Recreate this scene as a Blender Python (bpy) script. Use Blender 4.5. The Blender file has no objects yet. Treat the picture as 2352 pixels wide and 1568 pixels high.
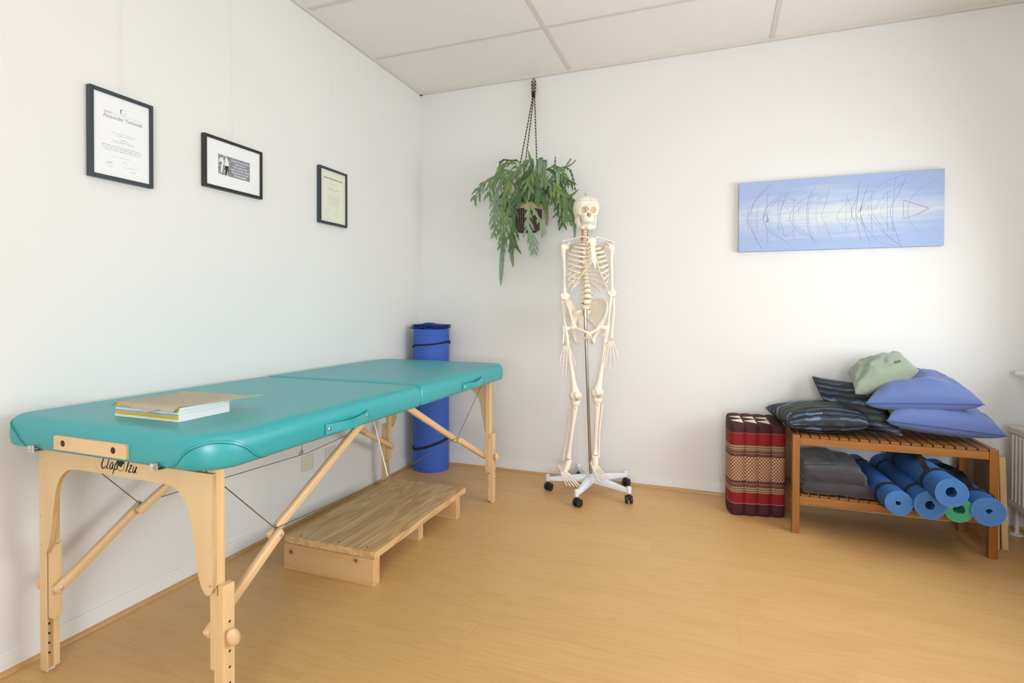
import bpy, bmesh, math, random
import numpy as np
from mathutils import Vector, Matrix, Euler, noise as mnoise
random.seed(7)
PI = math.pi
scene = bpy.context.scene
col = scene.collection

def srgb(r, g, b):
    f = lambda c: (c/255/12.92) if c/255 <= .04045 else ((c/255+.055)/1.055)**2.4
    return (f(r), f(g), f(b), 1.0)

# ------------------------------------------------------------------ camera, world, lights, exposure
CAM = dict(cx=2.0169, cy=-3.4801, cz=1.1164, yaw=-.357, pitch=-.0107, roll=.0028, f=1238.3313, py=-61.6523)
CW, CH = 2352, 1568
cfw = Vector((math.sin(CAM['yaw'])*math.cos(CAM['pitch']), math.cos(CAM['yaw'])*math.cos(CAM['pitch']), math.sin(CAM['pitch'])))
cr0 = Vector((math.cos(CAM['yaw']), -math.sin(CAM['yaw']), 0)); cu0 = cr0.cross(cfw)
crt = math.cos(CAM['roll'])*cr0 + math.sin(CAM['roll'])*cu0; cup = crt.cross(cfw)
CPOS = Vector((CAM['cx'], CAM['cy'], CAM['cz']))
cd = bpy.data.cameras.new('camera'); cam = bpy.data.objects.new('camera', cd); col.objects.link(cam)
m = Matrix((crt, cup, -cfw)).transposed().to_4x4(); m.translation = CPOS; cam.matrix_world = m
cd.sensor_fit = 'HORIZONTAL'; cd.sensor_width = 36; cd.lens = 36*CAM['f']/CW; cd.shift_y = CAM['py']/CW
cd.clip_start = .05; scene.camera = cam

ROOM_X, ROOM_Y, ROOM_Z = 3.55, -5.2, 2.6887

world = bpy.data.worlds.new('sky'); scene.world = world; world.use_nodes = True
bg = world.node_tree.nodes['Background']; bg.inputs[0].default_value = (.80, .90, 1.0, 1); bg.inputs[1].default_value = 2.0

def area(name, loc, direction, sx, sy, power, color, spread=180):
    l = bpy.data.lights.new(name, 'AREA'); l.shape = 'RECTANGLE'; l.size = sx; l.size_y = sy
    l.energy = power; l.color = color; l.spread = math.radians(spread)
    o = bpy.data.objects.new(name, l); col.objects.link(o); o.location = loc
    o.rotation_euler = Vector(direction).to_track_quat('-Z', 'Y').to_euler(); return o
# daylight through the long window of the right wall and fill from an unseen window added behind the camera
area('window_daylight', (ROOM_X+.06, -1.48, 1.24), (-1, 0, -.12), 1.6, .78, 26, (.91, .955, 1.0), 165)
area('rear_window_daylight', (2.4, ROOM_Y-.02, 1.20), (-.20, 1, -.08), 1.3, .9, 46, (.91, .95, 1.0), 150)
# unseen ceiling panels added as weak warm fill (fixtures are built with the ceiling)
FILL_PANELS = [(1.73, -2.69), (1.73, -4.2)]
for lx, ly in FILL_PANELS:
    area('ceiling_lamp_light', (lx, ly, ROOM_Z-.03), (0, 0, -1), 1.1, .5, 1.5, (1.0, .92, .84))
scene.view_settings.view_transform = 'Standard'; scene.view_settings.look = 'None'
scene.view_settings.gamma = 1; scene.view_settings.use_curve_mapping = False
scene.view_settings.exposure = 0.23

# ------------------------------------------------------------------ coordinate helpers
def ray(px, py):
    return cfw + crt*((px-CW/2)/CAM['f']) + cup*(-(py-CH/2-CAM['py'])/CAM['f'])
def onp(px, py, ax, val):
    d = ray(px, py); i = 'xyz'.index(ax); return CPOS + d*((val-CPOS[i])/d[i])
def onplane(px, py, o, n):
    d = ray(px, py); n = Vector(n); return CPOS + d*((Vector(o)-CPOS).dot(n)/d.dot(n))

# ------------------------------------------------------------------ materials
def mat(name, color, rough=.5, metal=0, spec=.5, bump=None, coat=0, sheen=0):
    mt = bpy.data.materials.new(name); mt.use_nodes = True; nt = mt.node_tree
    b = nt.nodes['Principled BSDF']
    b.inputs['Base Color'].default_value = color; b.inputs['Roughness'].default_value = rough
    b.inputs['Metallic'].default_value = metal; b.inputs['Specular IOR Level'].default_value = spec
    b.inputs['Coat Weight'].default_value = coat; b.inputs['Sheen Weight'].default_value = sheen
    if bump:
        sc, st = bump; n = nt.nodes
        tc = n.new('ShaderNodeTexCoord'); tx = n.new('ShaderNodeTexNoise'); bp = n.new('ShaderNodeBump')
        tx.inputs['Scale'].default_value = sc; tx.inputs['Detail'].default_value = 4
        bp.inputs['Strength'].default_value = st; bp.inputs['Distance'].default_value = .002
        nt.links.new(tc.outputs['Object'], tx.inputs['Vector']); nt.links.new(tx.outputs['Fac'], bp.inputs['Height'])
        nt.links.new(bp.outputs['Normal'], b.inputs['Normal'])
    return mt
class NG:
    """small node-graph helper"""
    def __init__(s, mt): s.nt = mt.node_tree; s.b = s.nt.nodes['Principled BSDF']
    def n(s, t, **kw):
        x = s.nt.nodes.new(t)
        for k, v in kw.items(): setattr(x, k, v)
        return x
    def l(s, a, b): s.nt.links.new(a, b)
    def val(s, inp, v):
        if hasattr(v, 'is_linked') or isinstance(v, bpy.types.NodeSocket): s.l(v, inp)
        else: inp.default_value = v
    def math(s, op, a, b=0, c=None, clamp=False):
        x = s.n('ShaderNodeMath', operation=op, use_clamp=clamp); s.val(x.inputs[0], a); s.val(x.inputs[1], b)
        if c is not None: s.val(x.inputs[2], c)
        return x.outputs[0]
    def mix(s, f, a, b, bt='MIX'):
        x = s.n('ShaderNodeMix', data_type='RGBA', blend_type=bt); s.val(x.inputs[0], f); s.val(x.inputs[6], a); s.val(x.inputs[7], b); return x.outputs[2]
    def ramp(s, f, stops, interp='LINEAR'):
        x = s.n('ShaderNodeValToRGB'); s.l(f, x.inputs[0]); r = x.color_ramp; r.interpolation = interp
        while len(r.elements) < len(stops): r.elements.new(.5)
        for e, (p, c) in zip(r.elements, stops): e.position = p
        for e, (p, c) in zip(r.elements, stops): e.position = p; e.color = c if len(c) == 4 else (*c, 1)
        return x.outputs[0]
    def coord(s, out='Object'): return s.n('ShaderNodeTexCoord').outputs[out]
    def mapping(s, v, scale=(1, 1, 1), loc=(0, 0, 0), rot=(0, 0, 0)):
        x = s.n('ShaderNodeMapping'); s.l(v, x.inputs[0]); x.inputs['Scale'].default_value = scale
        x.inputs['Location'].default_value = loc; x.inputs['Rotation'].default_value = rot; return x.outputs[0]
    def noise(s, v, scale, detail=3, rough=.5, dist=0):
        x = s.n('ShaderNodeTexNoise'); s.l(v, x.inputs['Vector']); x.inputs['Scale'].default_value = scale
        x.inputs['Detail'].default_value = detail; x.inputs['Roughness'].default_value = rough; x.inputs['Distortion'].default_value = dist; return x.outputs['Fac']
    def bump(s, h, strength, dist=.002):
        x = s.n('ShaderNodeBump'); s.l(h, x.inputs['Height']); x.inputs['Strength'].default_value = strength
        x.inputs['Distance'].default_value = dist; s.l(x.outputs[0], s.b.inputs['Normal'])
    def sep(s, v):
        x = s.n('ShaderNodeSeparateXYZ'); s.l(v, x.inputs[0]); return x.outputs
    def comb(s, a, b, c):
        x = s.n('ShaderNodeCombineXYZ'); s.val(x.inputs[0], a); s.val(x.inputs[1], b); s.val(x.inputs[2], c); return x.outputs[0]
    def white(s, v):
        x = s.n('ShaderNodeTexWhiteNoise', noise_dimensions='3D'); s.l(v, x.inputs['Vector']); return x.outputs['Value']

def wood(name, light, dark, axis='z', scale=1.0, contrast=.5, rough=.45, rings=6.0, knots=False):
    mt = mat(name, light, rough); g = NG(mt); co = g.coord()
    k = {'x': (.12, 1, 1), 'y': (1, .12, 1), 'z': (1, 1, .12)}[axis]
    v = g.mapping(co, tuple(q*scale for q in k))
    n1 = g.noise(v, rings, 2, .5, .6); w = g.math('SINE', g.math('MULTIPLY', n1, 38))
    w = g.math('MULTIPLY_ADD', w, .5, .5); w = g.math('POWER', w, 1.6)
    v2 = g.mapping(co, tuple((q if q == 1 else .04)*scale for q in k)); n2 = g.noise(v2, 160, 4, .6)
    n3 = g.noise(co, 3*scale, 2)
    f = g.math('MULTIPLY_ADD', w, .45*contrast, g.math('MULTIPLY', n2, .55*contrast)); f = g.math('ADD', f, g.math('MULTIPLY_ADD', n3, .5*contrast, -.25*contrast), clamp=True)
    c = g.mix(f, light, dark)
    if knots:
        vo = g.n('ShaderNodeTexVoronoi', feature='F1'); g.l(g.mapping(co, tuple((1 if q == 1 else .45) for q in k)), vo.inputs['Vector']); vo.inputs['Scale'].default_value = 5.3
        kk = g.ramp(vo.outputs['Distance'], [(0.0, (1, 1, 1)), (.035, (1, 1, 1)), (.07, (0, 0, 0)), (1, (0, 0, 0))])
        c = g.mix(g.math('MULTIPLY', kk, .8), c, srgb(120, 76, 44))
    g.l(c, g.b.inputs['Base Color']); g.bump(n2, .15, .0008)
    return mt

M = {}
M['wall'] = mat('wall_paint', srgb(232, 231, 227), .75, bump=(260, .12))
M['trimwhite'] = mat('white_trim', srgb(236, 236, 234), .45)
M['beech'] = wood('beech', srgb(232, 200, 150), srgb(205, 162, 110), 'z', 1, .55, .4)
M['beech_x'] = wood('beech_along_x', srgb(232, 200, 150), srgb(205, 162, 110), 'x', 1, .5, .4)
M['strut'] = wood('beech_strut', srgb(230, 194, 148), srgb(206, 162, 114), 'y', .8, .3, .38)
M['ply'] = wood('birch_plywood', srgb(229, 200, 153), srgb(212, 176, 124), 'z', .7, .55, .45, 4)
M['plyedge'] = wood('plywood_edge', srgb(218, 180, 130), srgb(176, 132, 88), 'z', 3, .7, .6)
M['pine'] = wood('pine_boards', srgb(236, 200, 146), srgb(186, 138, 84), 'y', 1.6, .95, .5, 9)
M['pine_x'] = wood('pine_block', srgb(222, 182, 130), srgb(188, 140, 90), 'x', 1.3, .6, .55, 5, True)
M['teak'] = wood('oiled_teak', srgb(156, 98, 36), srgb(124, 73, 22), 'z', 1.2, .7, .38)
M['teak_x'] = wood('oiled_teak_x', srgb(164, 106, 44), srgb(132, 80, 28), 'x', 1.2, .7, .38)
M['teak_y'] = wood('oiled_teak_y', srgb(142, 90, 34), srgb(110, 66, 22), 'y', 1.2, .7, .35)
M['board'] = wood('pale_panel', srgb(214, 180, 130), srgb(190, 148, 98), 'z', 1, .6, .6)
M['boardface'] = wood('brown_panel', srgb(168, 138, 106), srgb(128, 98, 70), 'y', 1, .8, .6)
M['teal'] = mat('teal_vinyl', srgb(38, 160, 165), .36, spec=.85, bump=(700, .10))
M['tealdark'] = mat('teal_seam', srgb(14, 118, 116), .5)
M['chrome'] = mat('chrome', (.75, .75, .75, 1), .22, 1)
M['steel'] = mat('brushed_steel', srgb(168, 160, 148), .32, 1)
M['cable'] = mat('steel_cable', srgb(110, 92, 78), .5, .4)
M['whitecord'] = mat('white_cord', srgb(235, 235, 235), .7)
M['black'] = mat('black_plastic', srgb(34, 32, 32), .45)
M['hole'] = mat('hole_dark', srgb(70, 48, 30), .9)
M['ink'] = mat('printed_ink', srgb(46, 40, 36), .8)
M['frame_black'] = mat('black_frame', srgb(38, 34, 32), .4)
M['frame_navy'] = mat('dark_slate_frame', srgb(52, 62, 70), .4)
M['paper'] = mat('white_paper', srgb(240, 241, 242), .35, coat=.15)
M['paper_cream'] = mat('cream_paper', srgb(232, 232, 214), .35, coat=.15)
M['grey_ink'] = mat('grey_ink', srgb(120, 120, 120), .8)
M['pale_ink'] = mat('pale_ink', srgb(172, 174, 178), .8)
M['faint_ink'] = mat('faint_ink', srgb(220, 222, 226), .8)
M['blue_ink'] = mat('blue_ink', srgb(150, 158, 200), .8)
M['gold_ink'] = mat('gold_ink', srgb(206, 196, 160), .8)
M['teal_ink'] = mat('teal_ink', srgb(84, 140, 150), .8)
M['green_ink'] = mat('green_ink', srgb(176, 200, 150), .8)
M['card_grey'] = mat('card_grey', srgb(138, 136, 144), .6)
M['white_ink'] = mat('white_ink', srgb(235, 235, 238), .6)
M['socket'] = mat('cream_plastic', srgb(226, 218, 196), .4)
M['bone'] = mat('bone', srgb(246, 235, 218), .5, bump=(120, .12))
M['bone_dark'] = mat('bone_recess', srgb(196, 160, 132), .7)
M['cartilage'] = mat('cartilage', srgb(238, 222, 190), .5)
M['disc'] = mat('disc', srgb(206, 184, 150), .6)
M['nerve'] = mat('nerve_yellow', srgb(238, 200, 40), .5)
M['artery'] = mat('artery_red', srgb(196, 70, 50), .5)
M['brass'] = mat('brass', srgb(200, 160, 60), .35, .8)
M['basewhite'] = mat('white_enamel', srgb(232, 236, 244), .3)
M['strap'] = mat('black_strap', srgb(22, 22, 26), .8, bump=(900, .3))
M['mat_blue'] = mat('blue_foam', srgb(38, 92, 156), .75, bump=(420, .35))
M['mat_blue_edge'] = mat('blue_foam_end', srgb(72, 124, 188), .75)
M['mat_green'] = mat('green_foam', srgb(70, 156, 116), .75, bump=(420, .35))
M['blanket'] = mat('charcoal_wool', srgb(60, 54, 59), .95, sheen=.3, bump=(500, .5))
M['cush_blue'] = mat('blue_cotton', srgb(86, 104, 154), .85, sheen=.25, bump=(60, .35))
M['cush_blue_pipe'] = mat('blue_piping', srgb(70, 86, 142), .85)
M['cush_mint'] = mat('mint_velvet', srgb(138, 150, 130), .8, sheen=.3, bump=(50, .35))
M['cloth_blue'] = mat('dark_blue_cloth', srgb(24, 56, 130), .8, bump=(300, .4))
M['radiator'] = mat('white_radiator', srgb(222, 214, 206), .4)
M['yellow'] = mat('yellow_spine', srgb(238, 200, 20), .5)
M['spine_white'] = mat('white_spine', srgb(226, 230, 230), .5)
M['pages'] = mat('page_edges', srgb(234, 236, 232), .7, bump=(800, .5))
M['spine_grey'] = mat('grey_spine', srgb(168, 178, 176), .5)
M['jute'] = mat('jute_rim', srgb(206, 182, 148), .9, bump=(300, .8))

# ------------------------------------------------------------------ mesh helpers
def tag(o, label=None, cat=None, group=None, kind=None):
    if label: o['label'] = label
    if cat: o['category'] = cat
    if group: o['group'] = group
    if kind: o['kind'] = kind
    return o
def empty(name, loc, label, cat, group=None):
    o = bpy.data.objects.new(name, None); col.objects.link(o); o.location = loc; o.empty_display_size = .05
    return tag(o, label, cat, group)
def wloc(o):
    v = Vector((0, 0, 0))
    while o: v += o.location; o = o.parent
    return v
def link(name, bm, mats, parent=None, smooth=False, base=None, label=None):
    """bmesh in world space -> object; child origins sit at the parent's base"""
    me = bpy.data.meshes.new(name)
    off = wloc(parent) if parent else (Vector(base) if base is not None else Vector((0, 0, 0)))
    bmesh.ops.translate(bm, verts=bm.verts, vec=-off)
    bm.normal_update(); bm.to_mesh(me); bm.free()
    for mm in (mats if isinstance(mats, (list, tuple)) else [mats]): me.materials.append(M[mm] if isinstance(mm, str) else mm)
    if smooth:
        me.polygons.foreach_set('use_smooth', [True]*len(me.polygons))
        if smooth != 'all':
            try: me.set_sharp_from_angle(angle=math.radians(smooth if smooth is not True else 40))
            except Exception: pass
    o = bpy.data.objects.new(name, me); col.objects.link(o)
    if parent: o.parent = parent
    else: o.location = off
    if label: o['label'] = label
    return o
def add_box(bm, lo, hi, bev=0, mi=0, seg=2, M4=None):
    lo = Vector(lo); hi = Vector(hi)
    t = bmesh.new(); bmesh.ops.create_cube(t, size=1)
    bmesh.ops.scale(t, vec=(hi-lo), verts=t.verts); bmesh.ops.translate(t, vec=(lo+hi)/2, verts=t.verts)
    if bev: bmesh.ops.bevel(t, geom=t.edges[:], offset=bev, segments=seg, affect='EDGES', profile=.5)
    if M4 is not None: bmesh.ops.transform(t, matrix=M4, verts=t.verts)
    merge(bm, t, mi)
def merge(bm, t, mi=None):
    mp = {v: bm.verts.new(v.co) for v in t.verts}
    for f in t.faces:
        try: nf = bm.faces.new([mp[v] for v in f.verts]); nf.material_index = f.material_index if mi is None else mi; nf.smooth = f.smooth
        except ValueError: pass
    t.free()
def frames(pts):
    pts = [Vector(p) for p in pts]; out = []; prev = None
    for i, p in enumerate(pts):
        t = (pts[min(i+1, len(pts)-1)] - pts[max(i-1, 0)])
        if t.length < 1e-9: t = Vector((0, 0, 1))
        t.normalize()
        if prev is None:
            a = Vector((0, 0, 1)) if abs(t.z) < .9 else Vector((0, 1, 0)); n = t.cross(a).normalized()
        else:
            n = prev - t*prev.dot(t); n = n.normalized() if n.length > 1e-6 else t.orthogonal().normalized()
        prev = n; out.append((p, n, t.cross(n)))
    return out
def add_tube(bm, pts, r, seg=10, mi=0, cap=True, flat=1.0, closed=False):
    """tube; r number or list; flat squashes second axis"""
    fr = frames(pts); rs = r if isinstance(r, (list, tuple)) else [r]*len(pts); rings = []
    for (p, a, b), q in zip(fr, rs):
        rings.append([bm.verts.new(p + a*(q*math.cos(2*PI*k/seg)) + b*(q*flat*math.sin(2*PI*k/seg))) for k in range(seg)])
    for i in range(len(rings)-1):
        for k in range(seg):
            f = bm.faces.new((rings[i][k], rings[i][(k+1) % seg], rings[i+1][(k+1) % seg], rings[i+1][k])); f.material_index = mi
    if cap:
        f = bm.faces.new(rings[0][::-1]); f.material_index = mi; f = bm.faces.new(rings[-1]); f.material_index = mi
def spl(pts, n=8):
    """Catmull-Rom through points (any dimension)"""
    P = [np.array(p, float) for p in pts]; P = [2*P[0]-P[1]] + P + [2*P[-1]-P[-2]]; out = []
    for i in range(1, len(P)-2):
        a, b, c, d = P[i-1:i+3]
        for k in range(n):
            t = k/n; out.append(.5*((2*b)+(c-a)*t+(2*a-5*b+4*c-d)*t*t+(3*b-a-3*c+d)*t**3))
    out.append(P[-2]); return out
def stube(bm, ctrl, n=6, seg=10, mi=0, flat=1.0):
    """ctrl = list of (x,y,z,r): smooth varying tube"""
    S = spl(ctrl, n); add_tube(bm, [s[:3] for s in S], [max(.0004, s[3]) for s in S], seg, mi, flat=flat)
def add_ell(bm, c, r, seg=14, rings=9, R=None, mi=0):
    t = bmesh.new(); bmesh.ops.create_uvsphere(t, u_segments=seg, v_segments=rings, radius=1)
    r = (r, r, r) if not hasattr(r, '__len__') else r
    mt_ = Matrix.Translation(Vector(c)) @ (R.to_4x4() if R is not None else Matrix.Identity(4)) @ Matrix.Diagonal((*r, 1))
    bmesh.ops.transform(t, matrix=mt_, verts=t.verts); merge(bm, t, mi)
def add_cyl(bm, a, b, r, seg=20, mi=0, r2=None, bev=0):
    a = Vector(a); b = Vector(b); L = (b-a).length; t = bmesh.new()
    bmesh.ops.create_cone(t, cap_ends=True, segments=seg, radius1=r, radius2=r if r2 is None else r2, depth=L)
    if bev: bmesh.ops.bevel(t, geom=[e for e in t.edges if len(e.link_faces) == 2 and any(len(f.verts) > 4 for f in e.link_faces)], offset=bev, segments=2, affect='EDGES', profile=.5)
    q = (b-a).to_track_quat('Z', 'Y').to_matrix().to_4x4(); q.translation = (a+b)/2
    bmesh.ops.transform(t, matrix=q, verts=t.verts); merge(bm, t, mi)
def add_prism(bm, poly, M4, depth, mi=0, mi_side=None):
    """poly (x,y) extruded along local z by depth"""
    bot = [bm.verts.new(M4 @ Vector((x, y, 0))) for x, y in poly]; top = [bm.verts.new(M4 @ Vector((x, y, depth))) for x, y in poly]
    n = len(poly); s = mi if mi_side is None else mi_side
    f = bm.faces.new(bot[::-1]); f.material_index = mi; f = bm.faces.new(top); f.material_index = mi
    for i in range(n):
        f = bm.faces.new((bot[i], bot[(i+1) % n], top[(i+1) % n], top[i])); f.material_index = s
def axes(o, x, y, z):
    m4 = Matrix((Vector(x), Vector(y), Vector(z))).transposed().to_4x4(); m4.translation = Vector(o); return m4
def text_bm(body, size, M4, align='CENTER', shear=0, extrude=.0002, bold=0, sp=1.0, width=None):
    cu = bpy.data.curves.new('t', 'FONT'); cu.body = body; cu.size = size; cu.align_x = align; cu.shear = shear
    cu.extrude = extrude; cu.offset = bold; cu.space_character = sp; cu.resolution_u = 3
    o = bpy.data.objects.new('t', cu); col.objects.link(o); dg = bpy.context.evaluated_depsgraph_get(); dg.update()
    me = bpy.data.meshes.new_from_object(o.evaluated_get(dg)); bpy.data.objects.remove(o); bpy.data.curves.remove(cu)
    b = bmesh.new(); b.from_mesh(me); bpy.data.meshes.remove(me)
    if width:
        xs = [v.co.x for v in b.verts]; w = max(xs)-min(xs)
        if w > 0: bmesh.ops.scale(b, vec=(width/w, 1, 1), verts=b.verts)
    bmesh.ops.transform(b, matrix=M4, verts=b.verts); return b
def add_stroke(bm, pts2, w, M4, mi=0, h=.0003):
    """flat ink stroke in local xy plane"""
    P = [Vector((p[0], p[1])) for p in pts2]; L = []
    for i, p in enumerate(P):
        t = P[min(i+1, len(P)-1)]-P[max(i-1, 0)]; t = t.normalized() if t.length > 0 else Vector((1, 0)); n = Vector((-t.y, t.x))
        ww = (w[i] if isinstance(w, (list, tuple)) else w)/2
        L.append((bm.verts.new(M4 @ Vector((p.x+n.x*ww, p.y+n.y*ww, h))), bm.verts.new(M4 @ Vector((p.x-n.x*ww, p.y-n.y*ww, h)))))
    for a, b in zip(L, L[1:]):
        f = bm.faces.new((a[1], b[1], b[0], a[0])); f.material_index = mi
def sdf_mesh(f, lo, hi, vox):
    """surface nets on a numpy distance function -> bmesh"""
    lo = np.array(lo); hi = np.array(hi); n = np.ceil((hi-lo)/vox).astype(int)+1
    g = [lo[i]+vox*np.arange(n[i]) for i in range(3)]
    X, Y, Z = np.meshgrid(*g, indexing='ij'); D = f(X, Y, Z); s = D < 0
    nx, ny, nz = n-1
    cor = [(i, j, k) for i in (0, 1) for j in (0, 1) for k in (0, 1)]
    cs = sum(s[i:i+nx, j:j+ny, k:k+nz].astype(int) for i, j, k in cor); act = (cs > 0) & (cs < 8)
    idx = -np.ones(act.shape, int); ids = np.argwhere(act); idx[act] = np.arange(len(ids))
    acc = np.zeros((len(ids), 3)); cnt = np.zeros(len(ids))
    for a in range(8):
        for b in range(a+1, 8):
            A, B = np.array(cor[a]), np.array(cor[b])
            if abs(A-B).sum() != 1: continue
            da = D[tuple((ids+A).T)]; db = D[tuple((ids+B).T)]; mk = (da < 0) != (db < 0)
            t = np.where(mk, da/np.where(mk, da-db, 1), 0)
            acc[mk] += (A+(B-A)*t[:, None])[mk]; cnt[mk] += 1
    V = lo+vox*(ids+acc/cnt[:, None]); F = []
    for ax in range(3):
        o = [0, 0, 0]; o[ax] = 1; a1, a2 = [(1, 2), (2, 0), (0, 1)][ax]
        s0 = s[:s.shape[0]-o[0], :s.shape[1]-o[1], :s.shape[2]-o[2]]; s1 = s[o[0]:, o[1]:, o[2]:]
        for e in np.argwhere(s0 != s1):
            if e[a1] < 1 or e[a2] < 1: continue
            q = []
            for d1, d2 in ((-1, -1), (0, -1), (0, 0), (-1, 0)):
                c = e.copy(); c[a1] += d1; c[a2] += d2
                if (c < 0).any() or c[0] >= nx or c[1] >= ny or c[2] >= nz: q = None; break
                q.append(idx[tuple(c)])
            if q is None or min(q) < 0: continue
            F.append(q if s0[tuple(e)] else q[::-1])
    bm = bmesh.new(); vs = [bm.verts.new(v) for v in V]
    for q in F:
        try: bm.faces.new([vs[i] for i in q]).smooth = True
        except ValueError: pass
    return bm
def E_(X, Y, Z, c, r):
    r = np.array(r); q = np.sqrt(((X-c[0])/r[0])**2+((Y-c[1])/r[1])**2+((Z-c[2])/r[2])**2); return (q-1)*r.min()
def C_(X, Y, Z, a, b, ra, rb=None):
    a = np.array(a); b = np.array(b); rb = ra if rb is None else rb; d = b-a; t = np.clip(((X-a[0])*d[0]+(Y-a[1])*d[1]+(Z-a[2])*d[2])/(d@d), 0, 1)
    return np.sqrt((X-a[0]-t*d[0])**2+(Y-a[1]-t*d[1])**2+(Z-a[2]-t*d[2])**2)-(ra+(rb-ra)*t)
def U_(a, b, k=.006):
    h = np.clip(.5+.5*(b-a)/k, 0, 1); return b*(1-h)+a*h-k*h*(1-h)
def S_(a, b, k=.004): return -U_(-a, b, k)

# ================================================================== THE ROOM
def struct(name, bm, mats, **kw): return tag(link(name, bm, mats, **kw), kind='structure')

# floor: laminate boards along x
def floor_mat():
    mt = mat('laminate_floor', srgb(212, 165, 103), .38, spec=.45); g = NG(mt); co = g.coord(); s = g.sep(co)
    row = g.math('FLOOR', g.math('DIVIDE', s[1], .193)); rr = g.white(g.comb(row, 3, 7))
    xs = g.math('ADD', s[0], g.math('MULTIPLY', rr, 1.28)); cl = g.math('FLOOR', g.math('DIVIDE', xs, 1.28))
    rnd = g.white(g.comb(row, cl, 1))
    fy = g.math('FRACT', g.math('DIVIDE', s[1], .193)); fx = g.math('FRACT', g.math('DIVIDE', xs, 1.28))
    gy = g.math('LESS_THAN', g.math('ABSOLUTE', g.math('SUBTRACT', fy, .5)), .4935); gx = g.math('LESS_THAN', g.math('ABSOLUTE', g.math('SUBTRACT', fx, .5)), .4990)
    gap = g.math('MULTIPLY', gy, gx)
    v = g.comb(g.math('MULTIPLY', xs, .55), g.math('MULTIPLY', s[1], 6.5), g.math('MULTIPLY', rnd, 40))
    n1 = g.noise(v, 1.9, 3, .5, .5); w = g.math('MULTIPLY_ADD', g.math('SINE', g.math('MULTIPLY', n1, 48)), .5, .5)
    w = g.math('POWER', w, 2.2)
    v2 = g.comb(g.math('MULTIPLY', s[0], 3), g.math('MULTIPLY', s[1], 90), rnd); n2 = g.noise(v2, 2.6, 4, .6)
    n3 = g.noise(g.comb(g.math('MULTIPLY', s[0], .8), g.math('MULTIPLY', s[1], 3.4), g.math('MULTIPLY', rnd, 9)), 2.5, 2)
    f = g.math('ADD', g.math('MULTIPLY', w, .17), g.math('MULTIPLY', n2, .45)); f = g.math('ADD', f, g.math('MULTIPLY', n3, .35)); f = g.math('ADD', f, g.math('MULTIPLY_ADD', rnd, .10, -.10), clamp=True)
    c = g.mix(f, srgb(224, 180, 120), srgb(194, 146, 88)); c = g.mix(g.math('MULTIPLY', g.math('SUBTRACT', 1, gap), .26), c, srgb(176, 128, 76))
    g.l(c, g.b.inputs['Base Color']); g.l(g.math('MULTIPLY_ADD', n2, .12, .36), g.b.inputs['Roughness'])
    g.bump(gap, .05, .0005); return mt
b = bmesh.new(); add_box(b, (-.1, ROOM_Y-.1, -.08), (ROOM_X+.2, .1, 0)); struct('floor', b, floor_mat())
b = bmesh.new(); add_box(b, (-.12, ROOM_Y-.12, -.08), (0, .12, ROOM_Z+.1)); struct('wall_left', b, 'wall')
b = bmesh.new(); add_box(b, (-.12, 0, -.08), (ROOM_X+.2, .12, ROOM_Z+.1)); struct('wall_back', b, 'wall')
def wall_open(name, a0, a1, z0, z1, wa0, wa1, wz0, wz1, fn):
    b = bmesh.new()
    for (p, q, r, s) in ((a0, wa0, z0, z1), (wa1, a1, z0, z1), (wa0, wa1, z0, wz0), (wa0, wa1, wz1, z1)):
        lo, hi = fn(p, r), fn(q, s); l = [min(lo[0][i], hi[0][i]) for i in range(3)]; h = [max(lo[1][i], hi[1][i]) for i in range(3)]
        add_box(b, l, h)
    return struct(name, b, 'wall')
WY0, WY1, WZ0, WZ1 = -3.6, -.55, .84, 2.36
wall_open('wall_right', ROOM_Y-.12, 0, -.08, ROOM_Z+.1, WY0, WY1, WZ0, WZ1, lambda a, z: ((ROOM_X, a, z), (ROOM_X+.2, a, z)))
FX0, FX1, FZ0, FZ1 = .4, 3.1, .8, 2.3
wall_open('wall_front', -.12, ROOM_X+.2, -.08, ROOM_Z+.1, FX0, FX1, FZ0, FZ1, lambda a, z: ((a, ROOM_Y-.12, z), (a, ROOM_Y, z)))
glass = bpy.data.materials.new('window_glass'); glass.use_nodes = True; gb = glass.node_tree.nodes['Principled BSDF']
gb.inputs['Transmission Weight'].default_value = 1; gb.inputs['Roughness'].default_value = 0; gb.inputs['IOR'].default_value = 1.45
M['glass'] = glass
def window(name, fn, a0, a1, z0, z1, n):
    b = bmesh.new(); w = .05
    def bx(p, q, r, s): lo, hi = fn(p, r, 0), fn(q, s, .06); add_box(b, [min(x, y) for x, y in zip(lo, hi)], [max(x, y) for x, y in zip(lo, hi)], .004)
    bx(a0, a1, z0, z0+w); bx(a0, a1, z1-w, z1)
    for i in range(n+1):
        c = a0+(a1-a0)*i/n; c = min(max(c, a0+w/2), a1-w/2); bx(c-w/2, c+w/2, z0, z1)
    fo = struct(name, b, 'trimwhite')
    for i in range(n):
        p, q = a0+(a1-a0)*i/n+.02, a0+(a1-a0)*(i+1)/n-.02; b = bmesh.new(); lo, hi = fn(p, z0+.02, .028), fn(q, z1-.02, .032)
        add_box(b, [min(x, y) for x, y in zip(lo, hi)], [max(x, y) for x, y in zip(lo, hi)]); link('pane', b, 'glass', fo)
    return fo
window('window_1', lambda a, z, d: (ROOM_X+.12+d, a, z), WY0, WY1, WZ0, WZ1, 3)
window('window_2', lambda a, z, d: (a, ROOM_Y-.10+d, z), FX0, FX1, FZ0, FZ1, 3)  # unseen rear window, added to light the back wall
# window sill along the right wall
b = bmesh.new(); add_box(b, (3.425, -3.75, .785), (ROOM_X+.12, -.085, .815), .012, seg=3); struct('trim_1', b, 'trimwhite', smooth=30)
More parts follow.
